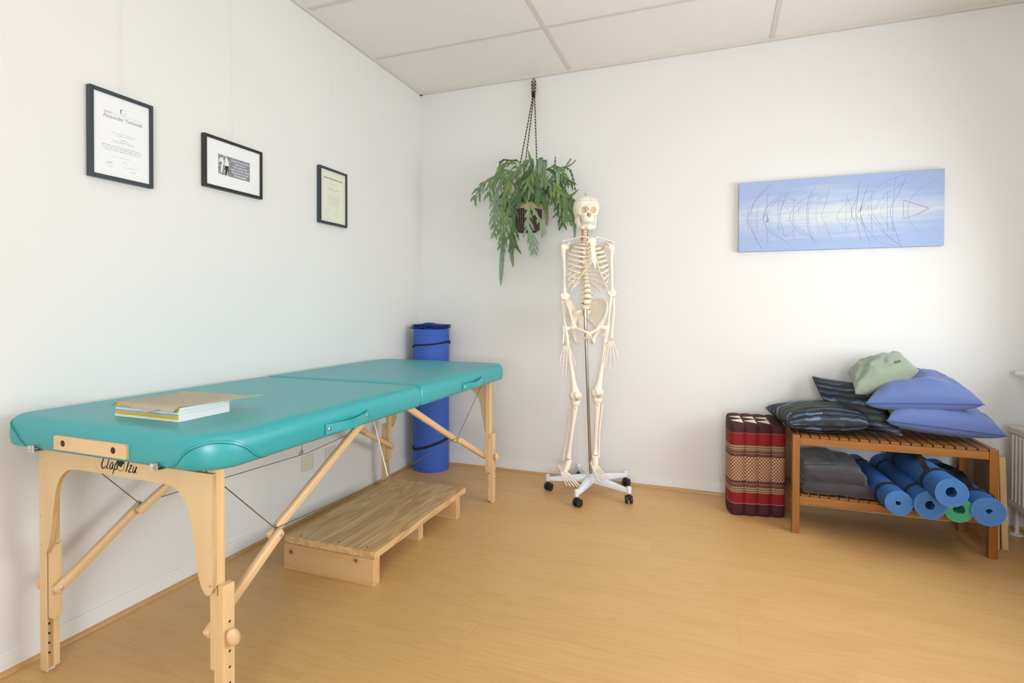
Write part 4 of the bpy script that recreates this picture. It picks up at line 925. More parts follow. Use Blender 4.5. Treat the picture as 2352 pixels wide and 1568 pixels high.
REED = [(0, .0016, [(562, 208), (430, 340), (370, 430), (342, 520), (372, 610), (430, 715), (492, 803)]), (1, .0011, [(370, 500), (376, 440), (400, 380)]), (1, .0010, [(370, 520), (385, 600), (420, 670)]),
 (3, .0010, [(342, 395), (330, 520), (345, 640)]), (1, .0013, [(440, 395), (432, 520), (436, 648)]), (1, .0014, [(542, 280), (528, 450), (530, 600), (546, 742)]), (3, .0012, [(760, 275), (640, 330), (540, 400), (505, 470), (492, 522), (530, 600), (620, 680), (700, 705)]),
 (2, .0012, [(725, 308), (620, 370), (550, 450), (545, 540), (600, 640), (700, 715), (765, 772)]), (2, .0010, [(690, 330), (600, 370), (520, 430), (500, 520)]), (3, .0012, [(725, 308), (812, 356)]), (3, .0010, [(665, 352), (740, 384)]), (1, .0012, [(690, 395), (755, 442)]),
 (3, .0012, [(720, 312), (680, 420), (664, 518), (690, 610), (718, 684), (800, 625)]), (2, .0009, [(655, 360), (640, 500), (650, 650)]), (2, .0009, [(700, 350), (655, 480), (662, 640)]), (4, .0022, [(530, 505), (552, 525), (538, 552)]), (4, .0012, [(530, 480), (536, 520), (530, 560)]),
 (3, .0013, [(492, 524), (515, 485), (540, 460)]), (3, .0013, [(492, 524), (528, 552), (545, 520)]), (3, .0012, [(1020, 292), (880, 350), (800, 420), (756, 512), (800, 590), (860, 650), (960, 690), (1015, 750)]), (2, .0010, [(1110, 310), (960, 370), (840, 440), (788, 515), (840, 600), (980, 690)]),
 (0, .0013, [(1010, 222), (950, 310), (925, 430), (928, 560), (950, 650), (1000, 735)]), (1, .0010, [(985, 290), (945, 400), (940, 540), (970, 640), (1010, 715)]), (1, .0010, [(870, 370), (850, 430), (842, 490)]), (2, .0010, [(800, 325), (790, 500), (800, 700)]), (2, .0008, [(1045, 310), (1012, 490), (1045, 640)]),
 (4, .0014, [(1140, 216), (1110, 350), (1062, 492), (1110, 600), (1166, 732)]), (2, .0012, [(1540, 255), (1380, 320), (1270, 400), (1210, 498), (1250, 570), (1295, 630)]), (4, .0010, [(1300, 310), (1292, 450), (1288, 600), (1295, 630), (1335, 540), (1345, 480)]), (2, .0010, [(1302, 312), (1325, 390), (1350, 490)]),
 (3, .0014, [(1412, 185), (1395, 330), (1382, 480), (1400, 600), (1432, 718)]), (3, .0013, [(1390, 330), (1340, 465), (1380, 560)]), (1, .0014, [(1498, 206), (1450, 330), (1425, 470), (1460, 620), (1520, 755)]), (2, .0013, [(1840, 112), (1700, 160), (1560, 250), (1500, 340), (1400, 470), (1385, 485), (1440, 570), (1510, 650), (1600, 740), (1720, 770)]),
 (1, .0013, [(1910, 155), (1760, 230), (1650, 300), (1560, 420), (1538, 478), (1600, 580), (1660, 670), (1785, 780)]), (2, .0010, [(1700, 210), (1560, 280), (1500, 380), (1496, 470), (1560, 570), (1640, 660), (1760, 760)]), (0, .0013, [(1460, 360), (1420, 440), (1405, 470)]), (0, .0012, [(1436, 410), (1425, 480), (1450, 560), (1480, 610)]),
 (1, .0015, [(1836, 112), (1760, 290), (1690, 440), (1710, 560), (1750, 680), (1785, 780)]), (3, .0009, [(1525, 300), (1522, 500), (1530, 640)]), (2, .0013, [(1664, 270), (1660, 450), (1668, 640)]), (1, .0011, [(1730, 140), (1712, 400), (1712, 660)]), (2, .0009, [(1690, 300), (1600, 460), (1650, 560), (1730, 640)]),
 (0, .0026, [(1806, 355), (1910, 392), (2018, 431)]), (0, .0024, [(2022, 431), (1960, 465), (1920, 488)]), (0, .0013, [(1920, 488), (1860, 508), (1810, 526)]), (0, .0012, [(1806, 355), (1804, 440), (1808, 526)]), (2, .0013, [(2075, 172), (1960, 240), (1870, 340), (1838, 460), (1870, 570), (1955, 670)]), (3, .0016, [(467, 514), (467, 530)]), (2, .0009, [(1452, 455), (1452, 490)])]
for mi, w, pts in REED:
    q = [pq(*p) for p in pts]; q = [tuple(p) for p in spl(q, 5)] if len(q) > 2 and mi != 4 else q
    add_stroke(b, q, w*.95, PM, mi, .0002)
link('reed_lines', b, ['reed_red', 'reed_blue', 'reed_teal', 'reed_dark', 'reed_green'], cv)

# ================================================================== ANATOMICAL SKELETON ON A WHEELED STAND
SO = Vector((1.33, -.25, 0)); sa = math.radians(29)
SN = Vector((math.sin(sa), -math.cos(sa), 0)); SX = Vector((math.cos(sa), math.sin(sa), 0))
K = empty('anatomical_skeleton', SO, 'cream life-size anatomical skeleton on a white five-castor stand by the back wall', 'skeleton model')
def B(x, f, z): return SO + SX*x + SN*f + Vector((0, 0, z))          # body frame: viewer-right, forward, up
def S(px, py, f=0):                                                   # traced point at forward offset f
    p = onplane(px, py, SO+SN*f, SN); return p
def tomat(o, sc=1, R=None):
    return axes(o, SX, SN, (0, 0, 1)) @ (R.to_4x4() if R is not None else Matrix.Identity(4))
BM = Matrix((SX, SN, (0, 0, 1))).transposed()
def bone(name, parent=None, mt='bone', sm=50): return lambda b: link(name, b, mt, parent or K, smooth='all')
# ---- stand
b = bmesh.new(); add_cyl(b, B(-.004, 0, .095), B(-.043, -.004, 1.10), .0088, 16); add_cyl(b, B(-.0425, -.004, 1.075), B(-.043, -.004, 1.115), .013, 16); link('pole', b, 'steel', K, smooth=40)
b = bmesh.new(); hub = Vector((SO.x, SO.y, 0))
add_cyl(b, hub+Vector((0, 0, .070)), hub+Vector((0, 0, .118)), .030, 24, bev=.004)
ARM = [math.radians(-96+72*i) for i in range(5)]
for a in ARM:
    d = Vector((math.cos(a), math.sin(a), 0)); n = Vector((-d.y, d.x, 0)); L = []
    for t, hw, zt, zb in ((.0, .024, .118, .072), (.09, .022, .108, .070), (.255, .0125, .086, .066)):
        c = hub+d*t; L.append([b.verts.new(c+n*sx*hw*w+Vector((0, 0, z))) for sx, w, z in ((-1, 1, zb), (1, 1, zb), (1, 1, (zt+zb)/2), (1, .75, zt-.003), (.5, 1, zt), (-.5, 1, zt), (-1, .75, zt-.003), (-1, 1, (zt+zb)/2))])
    for p, q in zip(L, L[1:]):
        for k in range(8): b.faces.new((p[k], p[(k+1) % 8], q[(k+1) % 8], q[k]))
    b.faces.new(L[0][::-1]); b.faces.new(L[-1])
    c = hub+d*.265; add_cyl(b, c+Vector((0, 0, .060)), c+Vector((0, 0, .100)), .013, 18, bev=.003)
bmesh.ops.recalc_face_normals(b, faces=b.faces); link('star_base', b, 'basewhite', K, smooth=35)
for i, a in enumerate(ARM):
    c = hub+Vector((math.cos(a), math.sin(a), 0))*.265; ca = a+math.radians([70, 40, -60, 100, 150][i]); w = Vector((math.cos(ca), math.sin(ca), 0)); tr = Vector((-w.y, w.x, 0))*.010
    b = bmesh.new(); add_cyl(b, c+Vector((0, 0, .045)), c+Vector((0, 0, .066)), .006, 12); add_ell(b, c+tr+Vector((0, 0, .034)), (.017, .017, .016), 14, 8); cs = link('caster', b, 'black', K, smooth=40)
    for s_ in (-1, 1):
        b = bmesh.new(); add_cyl(b, c+tr+w*(s_*.006)+Vector((0, 0, .0235)), c+tr+w*(s_*.021)+Vector((0, 0, .0235)), .0235, 24, bev=.003); add_cyl(b, c+tr+w*(s_*.0205)+Vector((0, 0, .0235)), c+tr+w*(s_*.0225)+Vector((0, 0, .0235)), .009, 14); link('wheel', b, 'black', cs, smooth=35)
# ---- skull (distance-field modelled)
yaw = math.radians(4); SKR = (BM @ Matrix.Rotation(yaw, 3, 'Z') @ Matrix.Rotation(math.radians(2), 3, 'X')).to_4x4()
SKC = B(-.044, .012, 1.718); SKR.translation = SKC
def skull_f(X, Y, Z):
    AX = np.abs(X)
    d = E_(X, Y, Z, (0, -.018, .004), (.0735, .092, .0800)); d = U_(d, E_(AX, Y, Z, (.028, .005, .004), (.049, .070, .066)), .012)
    d = U_(d, E_(X, Y, Z, (0, .040, -.018), (.050, .040, .046)), .012)
    d = U_(d, E_(X, Y, Z, (0, .052, -.066), (.0370, .031, .038)), .010); d = U_(d, C_(AX, Y, Z, (.0, .070, -.082), (.026, .056, -.081), .0095), .006); d = U_(d, C_(AX, Y, Z, (.010, .079, -.004), (.038, .068, -.001), .0075), .010)
    d = U_(d, C_(AX, Y, Z, (.024, .072, -.046), (.052, .048, -.040), .0105, .0085), .008); d = U_(d, C_(AX, Y, Z, (.046, .058, -.004), (.051, .052, -.038), .0065), .006)
    d = U_(d, C_(AX, Y, Z, (.056, .040, -.041), (.066, -.004, -.044), .0052), .004); d = U_(d, C_(X, Y, Z, (0, .082, -.004), (0, .090, -.030), .0080, .0055), .006)
    d = U_(d, E_(AX, Y, Z, (.052, -.032, -.066), (.012, .016, .022)), .010)
    d = S_(d, E_(AX, Y, Z, (.0280, .086, -.0210), (.0218, .046, .0195)), .004)
    d = S_(d, np.maximum(E_(X, Y, Z, (0, .088, -.050), (.0135, .024, .0185)), 0)+(E_(X, Y, Z, (0, .088, -.050), (.0135, .024, .0185)) < 0)*E_(X, Y, Z, (0, .088, -.050), (.0135, .024, .0185)), .002)
    d = S_(d, E_(AX, Y, Z, (.050, .030, -.072), (.015, .030, .021)), .004)
    d = S_(d, E_(X, Y, Z, (0, .005, -.105), (.034, .045, .045)), .008)
    return d
plane_cut = lambda Y, Z: Z-(.036+.06*(Y*0))
b = sdf_mesh(lambda X, Y, Z: np.maximum(skull_f(X, Y, Z), Z-.0350), (-.085, -.118, -.108), (.085, .108, .05), .0026); bmesh.ops.transform(b, matrix=SKR, verts=b.verts); SK = link('skull', b, 'bone', K, smooth='all')
b = sdf_mesh(lambda X, Y, Z: np.maximum(skull_f(X, Y, Z), .0364-Z), (-.085, -.118, .03), (.085, .108, .092), .0026); bmesh.ops.transform(b, matrix=SKR, verts=b.verts); link('skull_cap', b, 'bone', SK, smooth='all')
# cavities: inner bony lining of orbits and nose, seen as warmer recesses
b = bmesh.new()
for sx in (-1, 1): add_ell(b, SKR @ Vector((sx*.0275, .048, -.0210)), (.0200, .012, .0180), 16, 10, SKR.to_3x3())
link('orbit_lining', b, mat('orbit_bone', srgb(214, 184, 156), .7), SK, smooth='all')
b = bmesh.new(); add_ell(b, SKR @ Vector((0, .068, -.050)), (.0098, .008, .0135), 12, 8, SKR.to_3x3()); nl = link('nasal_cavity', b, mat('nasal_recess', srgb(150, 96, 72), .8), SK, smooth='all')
b = bmesh.new(); add_box(b, (-.0013, .070, -.064), (.0013, .084, -.040), .0004, M4=SKR); link('nasal_septum', b, 'bone', SK)
def teeth(z, h, yf, r, n, par, rot):
    b = bmesh.new()
    for i in range(n):
        a = math.radians(-72+144*i/(n-1)); x = r*1.16*math.sin(a); y = yf+.028*math.cos(a)*1.15; m4 = SKR @ rot @ Matrix.Translation((x, y, z)) @ Matrix.Rotation(-a*.8, 4, 'Z'); add_box(b, (-.0024, -.003, -h/2), (.0024, .003, h/2), .0009, M4=m4, seg=1)
    return link('teeth', b, mat('tooth', srgb(242, 232, 214), .4) if par else 'bone', par, smooth=35)
tm_ = teeth(-.0935, .0080, .0475, .0275, 12, SK, Matrix.Identity(4)); I4 = Matrix.Identity(4)
def jaw_f(X, Y, Z):
    AX = np.abs(X); d = C_(AX, Y, Z, (.0, .071, -.124), (.028, .056, -.121), .0150, .0140); d = U_(d, C_(AX, Y, Z, (.028, .056, -.121), (.047, .012, -.110), .0135, .0110), .006)
    d = U_(d, C_(AX, Y, Z, (.048, .010, -.106), (.0545, -.004, -.050), .0110, .0085), .006); d = U_(d, C_(AX, Y, Z, (.048, .018, -.095), (.051, .024, -.052), .0060, .0040), .006)
    d = U_(d, C_(AX, Y, Z, (0, .072, -.113), (.020, .062, -.112), .0085), .006); d = U_(d, C_(AX, Y, Z, (.020, .062, -.112), (.036, .036, -.110), .0085), .006); d = U_(d, C_(AX, Y, Z, (.046, .026, -.104), (.0515, .020, -.060), .0090, .0070), .008)
    return U_(d, E_(X, Y, Z, (0, .078, -.130), (.018, .012, .010)), .006)
b = sdf_mesh(jaw_f, (-.075, -.03, -.155), (.075, .10, -.03), .0026); bmesh.ops.transform(b, matrix=SKR, verts=b.verts); JW = link('jaw', b, 'bone', K, smooth='all')
teeth(-.1020, .0080, .0455, .0265, 12, JW, I4)
b = bmesh.new()
for sx in (-1, 1):
    add_tube(b, [SKR @ Vector((sx*.061, .012, -.020+.02*math.sin(t))) + SX*(.0) + SN*(.004*math.cos(t)) for t in np.linspace(0, 2*PI, 12)], .0012, 6)
    add_cyl(b, SKR @ Vector((sx*.074, .0, .0)), SKR @ Vector((sx*.078, .0, .0)), .003, 8)
link('jaw_spring', b, 'steel', JW)
b = bmesh.new(); add_cyl(b, SKR @ Vector((0, -.012, .082)), SKR @ Vector((0, -.012, .090)), .007, 12, r2=.004); add_tube(b, [SKR @ Vector((.0+.0045*math.sin(t), -.012, .0955-.0050*math.cos(t))) for t in np.linspace(0, 2*PI, 14)], .0014, 8); link('hanging_eye', b, 'brass', SK, smooth=40)
# ---- spine
SPC = spl([(-.046, -.010, 1.625), (-.044, -.006, 1.585), (-.042, -.020, 1.535), (-.034, -.062, 1.46), (-.026, -.075, 1.385), (-.021, -.055, 1.30), (-.022, -.022, 1.22), (-.028, -.012, 1.165), (-.030, -.024, 1.118)], 30)
SL = [0]
for p, q in zip(SPC, SPC[1:]): SL.append(SL[-1]+float(np.linalg.norm(q-p)))
def sp_at(t):
    L = t*SL[-1]; i = max(0, min(len(SL)-2, next((k for k in range(len(SL)-1) if SL[k+1] >= L), len(SL)-2))); f = (L-SL[i])/(SL[i+1]-SL[i]); p = SPC[i]*(1-f)+SPC[i+1]*f; q = SPC[min(i+1, len(SPC)-1)]-SPC[max(i-1, 0)]; return p, q/np.linalg.norm(q)
hts = [.0135]*7+[.0175+.0005*i for i in range(12)]+[.028]*5; tot = sum(hts); acc = 0; VP = []
for i, h in enumerate(hts):
    t0 = (acc+h*.5)/tot; acc += h; p, tg = sp_at(t0); hh = h/tot*SL[-1]; lvl = 0 if i < 7 else (1 if i < 19 else 2)
    R_ = (.0125, .0150+.0004*(i-7) if lvl == 1 else .015, .0235)[lvl]; dp = R_*(.72, .9, .75)[lvl]
    o = B(*p); up = -(SX*tg[0]+SN*tg[1]+Vector((0, 0, tg[2]))).normalized(); fx = SX.copy(); fwd = up.cross(fx).normalized()
    if fwd.dot(SN) < 0: fwd = -fwd
    m4 = axes(o, fx, fwd, up); b = bmesh.new(); N = 18; hb = hh*.80/2; rings = []
    for z, k in ((-hb, .86), (-hb*.86, 1.0), (-hb*.3, .86), (hb*.3, .86), (hb*.86, 1.0), (hb, .86)): rings.append([b.verts.new(m4 @ Vector((R_*k*math.cos(2*PI*j/N), dp*k*math.sin(2*PI*j/N), z))) for j in range(N)])
    for r0, r1 in zip(rings, rings[1:]):
        for j in range(N): b.faces.new((r0[j], r0[(j+1) % N], r1[(j+1) % N], r1[j]))
    b.faces.new(rings[0][::-1]); b.faces.new(rings[-1])
    tw = (.026, .030, .038)[lvl]; sl = (.022, .040, .030)[lvl]
    for sx in (-1, 1):
        stube(b, [(*(m4 @ Vector((sx*R_*.5, -dp*.8, 0))), .0050), (*(m4 @ Vector((sx*tw*.7, -dp-.010, .001))), .0038), (*(m4 @ Vector((sx*tw, -dp-.013-(.008 if lvl == 1 else 0), .002))), .0045)], 3, 8, flat=1.2)
    stube(b, [(*(m4 @ Vector((0, -dp-.010, 0))), .0065), (*(m4 @ Vector((0, -dp-sl*.6, -.006))), .0040), (*(m4 @ Vector((0, -dp-sl, -.012*(1+(lvl == 1))))), .0042)], 3, 8, flat=1.3)
    for sx in (-1, 1): stube(b, [(*(m4 @ Vector((sx*R_*.5, -dp*.8, 0))), .0045), (*(m4 @ Vector((0, -dp-.014, 0))), .0045)], 3, 8)
    v = link('vertebra', b, 'bone', K, smooth=50); VP.append((m4, R_, dp, hh, lvl, v))
    b = bmesh.new(); add_cyl(b, m4 @ Vector((0, 0, -hh*.40)), m4 @ Vector((0, 0, -hh*.60)), R_*.90, 16); link('disc', b, 'disc', v, smooth=40)
    if i > 0:
        b = bmesh.new()
        for sx in (-1, 1):
            L_ = (.024, .026, .036)[lvl]; stube(b, [(*(m4 @ Vector((sx*R_*.4, -dp*.9, -hh*.45))), .0026), (*(m4 @ Vector((sx*L_*.8, -dp*.7, -hh*.5))), .0022), (*(m4 @ Vector((sx*L_*1.1, -dp*.3, -hh*.75))), .0014)], 3, 6)
        link('nerve_root', b, 'nerve', v, smooth='all')
b = bmesh.new()
for sx in (-1, 1): add_tube(b, [VP[i][0] @ Vector((sx*.0165, -.004, 0)) for i in range(7)], .0021, 6)
link('vertebral_artery', b, 'artery', K, smooth='all')
b = bmesh.new(); m4 = VP[22][0]; add_ell(b, m4 @ Vector((-.024, .0, -.012)), (.006, .006, .006), 10, 6); link('disc_prolapse', b, 'artery', K, smooth='all')
# ---- rib cage
stT, stB, stX = B(-.024, .066, 1.540), B(-.016, .096, 1.388), B(-.013, .096, 1.350)
b = bmesh.new(); ax_ = (stB-stT).normalized(); nn = SX.cross(ax_).normalized(); nn = nn if nn.dot(SN) > 0 else -nn
ST = []
for t, hw in ((0, .012), (.02, .021), (.10, .027), (.20, .020), (.29, .0125), (.34, .0125), (.42, .0155), (.50, .0145), (.60, .0165), (.70, .016), (.80, .0175), (.90, .017), (.97, .013), (1.04, .008), (1.14, .0065), (1.24, .003)):
    c = stT.lerp(stB, t); ST.append([b.verts.new(c+SX*hw*k+nn*q) for k, q in ((-1, 0), (-.7, .0042), (0, .0052), (.7, .0042), (1, 0), (.7, -.004), (0, -.005), (-.7, -.004))])
for p, q in zip(ST, ST[1:]):
    for k in range(8): b.faces.new((p[k], p[(k+1) % 8], q[(k+1) % 8], q[k]))
b.faces.new(ST[0][::-1]); b.faces.new(ST[-1]); bmesh.ops.recalc_face_normals(b, faces=b.faces); link('sternum', b, 'bone', K, smooth=60)
aa = [.058, .083, .100, .112, .120, .126, .130, .132, .131, .127, .118, .098]
drop = [.022, .030, .038, .046, .054, .064, .074, .082, .086, .084, .074, .058]; ext = [154, 158, 160, 160, 158, 155, 151, 142, 132, 121, 94, 74]
CX = -.034; endp = {}
for i in range(12):
    m4, R_, dp, hh, lvl, vv = VP[7+i]; o = m4.translation-SO; sf = o.dot(SN); sx0 = o.dot(SX); z0 = o.z+.004
    fc = .006-.002*i if i < 8 else -.008; dep = [.062, .080, .090, .096, .099, .100, .100, .099, .096, .090, .080, .070][i]
    for sg in (-1, 1):
        pts = []; n = 18
        for k in range(n+1):
            t = k/n; an = math.radians(16+(ext[i]-16)*t); x = aa[i]*math.sin(an); x *= 1-.10*(math.cos(an) > 0)*math.cos(an); f = fc-dep*math.cos(an); z = z0+.006*math.sin(PI*min(1, t*3))-drop[i]*(t**1.25)
            if k == 0: x = .016; f = sf-.012; z = z0
            if k == 1: f = min(f, sf-.018)*.6+f*.4
            pts.append(B(CX+sg*x+(sx0-CX)*(1-t), f, z))
        S_p = [Vector(q) for q in spl(pts, 2)]; b = bmesh.new(); fr = frames(S_p); seg = 8; L = []
        for j, (p, a, c) in enumerate(fr):
            t = S_p[min(j+1, len(S_p)-1)]-S_p[max(j-1, 0)]; t.normalize(); ou = (p-B(CX, 0, p.z)); ou.z = 0; ou = (ou-t*ou.dot(t)).normalized(); up = t.cross(ou).normalized()
            h_ = .0066*(.75+.25*min(1, j/6)); w_ = .0028
            L.append([b.verts.new(p+up*(h_*math.cos(2*PI*q/seg))+ou*(w_*math.sin(2*PI*q/seg))) for q in range(seg)])
        for p, q in zip(L, L[1:]):
            for k in range(seg): b.faces.new((p[k], p[(k+1) % seg], q[(k+1) % seg], q[k]))
        b.faces.new(L[0][::-1]); b.faces.new(L[-1]); bmesh.ops.recalc_face_normals(b, faces=b.faces); rb_ = link('rib', b, 'bone', K, smooth='all'); endp[i, sg] = S_p[-1]
        e_ = S_p[-1]; tdir = (S_p[-1]-S_p[-4]).normalized()
        if i < 10:
            if i < 7: tg = stT.lerp(stB, max([.08, .20, .34, .47, .60, .74, .88][i], min([.12, .36, .50, .64, .76, .88, .97][i], (stT.z-e_.z-.004)/(stT.z-stB.z))))+SX*(sg*[.024, .013, .015, .015, .016, .016, .014][i])
            else: tg = endp[i-1, sg].lerp(stT.lerp(stB, .95)+SX*(sg*.012), [.62, .45, .30][i-7])+Vector((0, 0, -.008))
            mid = e_.lerp(tg, .25)+tdir*.008; m2 = mid.lerp(tg, .55)
            b = bmesh.new(); stube(b, [(*e_, .0052), (*mid, .0054), (*m2, .0054), (*tg, .0056)], 5, 8, flat=.6); link('costal_cartilage', b, 'cartilage', rb_, smooth='all')
# ---- shoulder girdle
shL, shR = B(-.176, -.004, 1.488), B(.118, -.004, 1.492)
for sg, sh in ((-1, shL), (1, shR)):
    o = sh-SO; x = o.dot(SX); z = o.z
    def P(dx, f, dz): return B(x-sg*dx, f, z+dz)
    b = bmesh.new(); st0 = stT+SX*(sg*.020)+SN*.004+Vector((0, 0, -.002))
    stube(b, [(*st0, .0085), (*B(-.034+sg*.050, .052, 1.542+(.004)), .0060), (*P(.040, .018, .044), .0055), (*P(.008, -.006, .040), .0070), (*P(-.012, -.006, .034), .0060)], 6, 10, flat=.8); link('clavicle', b, 'bone', K, smooth='all')
    b = bmesh.new(); A_ = P(.020, -.020, .010); TR_ = P(.098, -.082, .034); BL = P(.082, -.100, -.112); nrm = (TR_-A_).cross(BL-A_).normalized(); Gv = {}; NQ = 10
    for i in range(NQ+1):
        for j in range(NQ+1-i):
            u, v = i/NQ, j/NQ; w = 1-u-v; p = A_*w+TR_*u+BL*v; bul = 27*u*v*w; e_ = min(u, v, w); p = p+nrm*(.010*bul*(1 if nrm.dot(SN) < 0 else -1)); Gv[i, j] = (b.verts.new(p+nrm*.0022), b.verts.new(p-nrm*.0022))
    for i in range(NQ):
        for j in range(NQ-i):
            for s_ in (0, 1):
                q = [Gv[i, j][s_], Gv[i+1, j][s_], Gv[i, j+1][s_]]; b.faces.new(q if s_ == 0 else q[::-1])
                if i+j < NQ-1: q = [Gv[i+1, j][s_], Gv[i+1, j+1][s_], Gv[i, j+1][s_]]; b.faces.new(q if s_ == 0 else q[::-1])
    def edge(lst):
        for p, q in zip(lst, lst[1:]): b.faces.new((Gv[p][0], Gv[q][0], Gv[q][1], Gv[p][1]))
    edge([(i, 0) for i in range(NQ+1)]); edge([(NQ-i, i) for i in range(NQ+1)]); edge([(0, NQ-j) for j in range(NQ+1)])
    bmesh.ops.recalc_face_normals(b, faces=b.faces)
    stube(b, [(*A_, .011), (*BL, .004)], 5, 8); add_ell(b, P(.024, -.014, .004), (.013, .015, .019), 12, 8)
    stube(b, [(*P(.095, -.088, .012), .0035), (*P(.040, -.052, .026), .0060), (*P(.005, -.030, .036), .0080), (*P(-.012, -.010, .034), .0085), (*P(-.006, .010, .030), .0050)], 5, 8, flat=.7)
    stube(b, [(*P(.030, -.012, .018), .0065), (*P(.030, .012, .024), .0060), (*P(.018, .024, .014), .0050)], 4, 8); link('scapula', b, 'bone', K, smooth=60)
# ---- arms
def longbone(name, ctrl, heads=(), flat=1, mt='bone', parent=None, ss=10):
    b = bmesh.new(); stube(b, ctrl, 6, ss, flat=flat)
    for h in heads: add_ell(b, h[0], h[1], 16, 10, BM)
    return link(name, b, mt, parent or K, smooth='all')
def c4(p, r): return (p.x, p.y, p.z, r)
elL, elR = S(1297, 684, .0), S(1406, 677, .0)
def hand(wr, tips, knuck, name='hand', sg=1):
    """wr wrist centre; knuck 5 points (thumb first); tips 5 points"""
    hb = bmesh.new(); rr_ = random.Random(5); kc = sum(knuck[1:], Vector())/4; ax = (kc-wr).normalized(); lat = (knuck[4]-knuck[1]); lat = (lat-ax*lat.dot(ax)).normalized(); nr = ax.cross(lat).normalized()
    for r_ in range(2):
        for k in range(4): add_ell(hb, wr+ax*(.007+.012*r_)+lat*(-.0165+.011*k)+nr*(.002*math.sin(k*2+r_)), (.0064, .0066, .0070), 10, 7)
    H = link(name, hb, 'bone', K, smooth='all'); cb = wr+ax*.024
    for f in range(5):
        k_, t_ = knuck[f], tips[f]; st = (cb+lat*(-.017+.0115*(f-1)) if f else wr+ax*.012-lat*.024); b = bmesh.new()
        def seg(p, q, r0, rm, r1):
            d = (q-p); d_ = d.normalized(); p2, q2 = p+d_*.0012, q-d_*.0012; stube(b, [c4(p2, r0*.7), c4(p2.lerp(q2, .08), r0), c4(p2.lerp(q2, .3), rm), c4(p2.lerp(q2, .7), rm*.95), c4(p2.lerp(q2, .93), r1), c4(q2, r1*.7)], 3, 8)
        seg(st, k_, .0056, .0033, .0054)
        mc = link('metacarpal', b, 'bone', H, smooth='all'); b = bmesh.new()
        if f: a1, a2 = (.50, .80); bend = nr*(.004 if nr.dot(SN) < 0 else -.004); p1 = k_.lerp(t_, a1)-bend; p2 = k_.lerp(t_, a2)-bend*.4; seg(k_, p1, .0050, .0029, .0042); seg(p1, p2, .0042, .0026, .0036); seg(p2, t_, .0036, .0022, .0028)
        else: p1 = k_.lerp(t_, .55); seg(k_, p1, .0050, .0031, .0042); seg(p1, t_, .0042, .0028, .0034)
        link('finger_bones', b, 'bone', H, smooth='all')
for sg, sh, el in ((-1, shL, elL), (1, shR, elR)):
    d = (el-sh).normalized(); latv = SX
    b = bmesh.new(); mid = sh.lerp(el, .5)+SN*.004
    stube(b, [c4(sh+Vector((0, 0, .012))+SX*sg*.004, .012), c4(sh-Vector((0, 0, .012))+SX*sg*.003, .0175), c4(sh.lerp(el, .13)+SX*sg*.004, .0135), c4(sh.lerp(el, .28), .0112), c4(mid, .0102), c4(sh.lerp(el, .78), .0098), c4(sh.lerp(el, .90), .0130), c4(sh.lerp(el, .955), .0150)], 6, 14)
    add_ell(b, sh-SX*sg*.006+Vector((0, 0, .004)), (.0215, .0205, .0215), 18, 12, BM); add_ell(b, sh+SX*sg*.010+SN*.006, (.013, .014, .020), 14, 9, BM)
    add_ell(b, el+SX*.024*sg*-1+Vector((0, 0, .012)), (.0085, .010, .013), 12, 8, BM); add_ell(b, el+SX*.020*sg+Vector((0, 0, .010)), (.0085, .010, .012), 12, 8, BM)
    add_cyl(b, el-SX*.019, el+SX*.019, .0105, 16); add_ell(b, el+Vector((0, 0, .016)), (.0265, .0085, .018), 16, 10, BM); add_ell(b, el+SX*.012*sg, (.010, .012, .011), 12, 8, BM); add_ell(b, el-SX*.010*sg, (.008, .0125, .0125), 12, 8, BM)
    link('humerus', b, 'bone', K, smooth=50)
    if sg < 0: ul, ra = S(1293, 789, .03), S(1304.5, 790, .045)
    else: ul, ra = S(1395, 776, .030), S(1404.5, 777, .045)
    if sg < 0: us, rs = el+SX*.007+Vector((0, 0, -.014)), el-SX*.013+Vector((0, 0, -.022))
    else: us, rs = el-SX*.007+Vector((0, 0, -.014)), el+SX*.013+Vector((0, 0, -.022))
    if sg > 0: ul, ra = ra+SX*0, ul; ul, ra = S(1395, 776, .03), S(1404.5, 777, .045)
    b = bmesh.new(); stube(b, [c4(us+SN*-.014+Vector((0, 0, .022)), .009), c4(us+SN*-.006, .0125), c4(us.lerp(ul, .12), .0090), c4(us.lerp(ul, .35)+SX*sg*-.002, .0066), c4(us.lerp(ul, .75), .0052), c4(us.lerp(ul, .95), .0060), c4(ul, .0066)], 6, 10); link('ulna', b, 'bone', K, smooth='all')
    b = bmesh.new(); stube(b, [c4(rs, .0088), c4(rs.lerp(ra, .035), .0068), c4(rs.lerp(ra, .12), .0072), c4(rs.lerp(ra, .4)+SX*sg*.004, .0068), c4(rs.lerp(ra, .8), .0072), c4(rs.lerp(ra, .93), .0105), c4(ra, .0125)], 6, 12, flat=.8); add_cyl(b, rs+Vector((0, 0, .003)), rs-Vector((0, 0, .006)), .0098, 16, bev=.002); link('radius', b, 'bone', K, smooth='all')
hand(S(1301, 795, .045), [S(1322, 838, .075), S(1315, 860, .085), S(1299, 866, .075), S(1291, 862, .065), S(1286.5, 845, .05)], [S(1315, 817, .06), S(1309, 822, .055), S(1301.5, 824, .05), S(1294.5, 823, .045), S(1287.5, 820, .04)])
